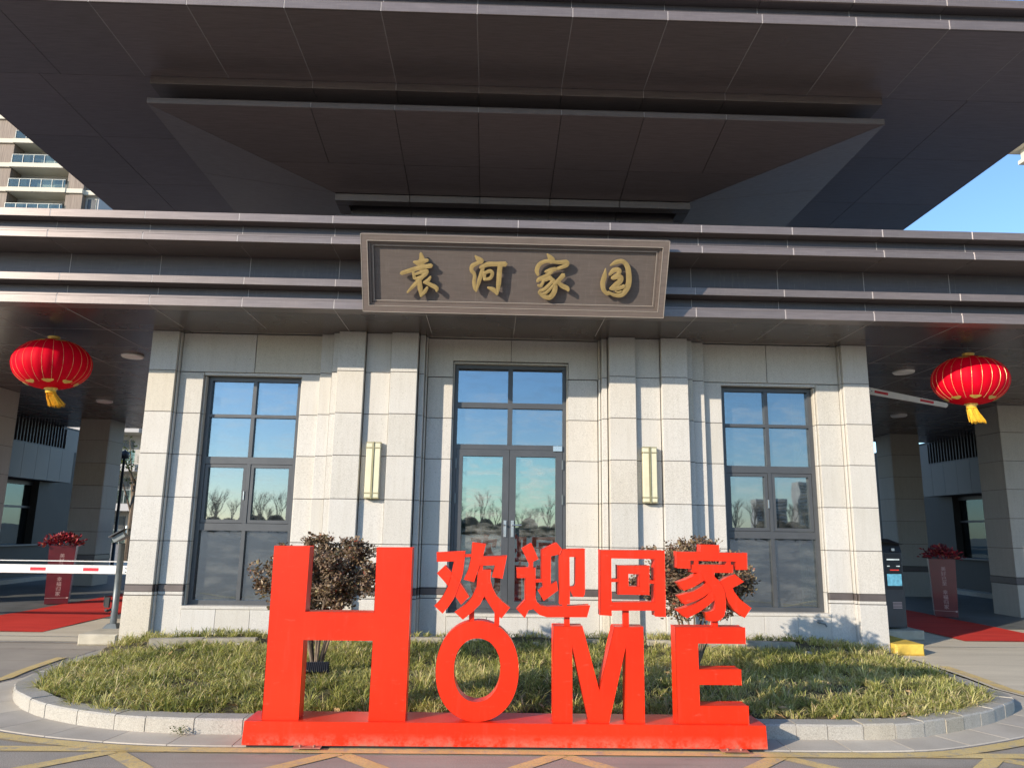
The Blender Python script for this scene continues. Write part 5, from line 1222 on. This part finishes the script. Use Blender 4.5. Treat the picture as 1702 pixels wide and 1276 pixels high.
leafy_tree(-15.4, 32.5, 5.6, 1.3, 'loose green tree seen between the far left pillar and the gatehouse', 3)
leafy_tree(-22.5, 40, 5.0, 1.4, 'low green tree near the apartment block behind the left lane', 8)
t_ = thing('street_lamp', 'thin black lamp post behind the left lane', 'street lamp', (-12.75, 26.0, 0)); MB().tube([(0, 0, 0), (0, 0, 3.9)], [0.06, 0.04], 10).build('pole', 'black_plastic', t_, True); MB().lathe([(0, 4.1), (0.16, 4.0), (0.14, 3.8), (0, 3.78)], 12).build('lamp_head', 'black_plastic', t_, True)
# a bicycle-sized banner frame: small violet sign by the gap
t_ = thing('small_sign', 'small violet sign on a post glimpsed left of the corner column', 'sign', (-9.4, 21.0, 0)); m = MB(); m.tube([(0, 0, 0), (0, 0, 1.4)], 0.025, 8); m.build('post', 'grey_steel', t_)
simple('violet_sign', (0.12, 0.10, 0.42), 0.5); m = MB(); m.box(-0.3, 0.3, -0.05, -0.03, 1.3, 1.75); m.build('sign_panel', 'violet_sign', t_)

# ================================================================== BEHIND THE CAMERA (seen only in the glass)
def bare_tree_mesh(seed):
    rr = random.Random(seed); m = MB()
    def grow(p, d, l, r_, dep):
        e = p+d*l; m.tube([p, p.lerp(e, .5)+Vector((rr.uniform(-.05, .05), rr.uniform(-.05, .05), 0))*l, e], [r_, r_*.85, r_*.65], 5 if dep < 2 else 3, cap=False)
        if dep >= 5: return
        for _ in range(3 if dep < 3 else 2):
            d2 = (d+Vector((rr.uniform(-.6, .6), rr.uniform(-.6, .6), rr.uniform(-.05, .45)))).normalized(); grow(p.lerp(e, rr.uniform(.55, 1)), d2, l*rr.uniform(.6, .8), r_*.6, dep+1)
    grow(Vector((0, 0, 0)), Vector((0, 0, 1)), 3.4, 0.16, 0); return m.mesh('bare_tree', 'dark_bark')
BT = [bare_tree_mesh(k) for k in range(3)]
for k in range(190):
    x = -170+1.8*k+random.uniform(-1, 1); y = -140+random.uniform(-14, 14); o_ = link('bare_tree', BT[k % 3], None, (x, y, 0), (0, 0, random.uniform(0, 6)), label='bare winter tree across the road, seen only as a reflection in the glass', category='tree', group='bare trees across the road'); s_ = random.uniform(0.7, 1.25); o_.scale = (s_,)*3
m = MB(); rr = random.Random(2)
for k in range(90): x = -160+3.6*k; h = rr.uniform(2.2, 5.0); m.lathe([(0, 0), (2.6, 0.3), (2.4, h*.6), (1.2, h*.92), (0, h)], 7, (x, -162+rr.uniform(-3, 3), 0))
o_ = m.build('far_hedge', 'dark_hedge' if 'dark_hedge' in M else 'soil', None, True, kind='stuff', label='dark distant hedge line across the road', category='hedge')
for k, (x, w_, h) in enumerate(((270, 30, 34), (310, 26, 50), (345, 40, 56), (400, 36, 44), (-420, 50, 40))):
    m = MB(); m.box(-w_/2, w_/2, -8, 8, 0, h); t_ = thing('distant_block', 'grey distant building across the road, seen only as a reflection', 'building', (x, -700, 0), group='distant buildings across the road'); m.build('wall', 'grey_render', t_)
    m = MB()
    for f in range(int(h/3.2)): m.box(-w_/2+1, w_/2-1, 8.0, 8.1, f*3.2+1.2, f*3.2+2.4)
    m.build('window_band', 'window_dark', t_)
print('objects', len(bpy.data.objects), 'tris', sum(len(me.loop_triangles) if me.loop_triangles else len(me.polygons)*2 for me in bpy.data.meshes))
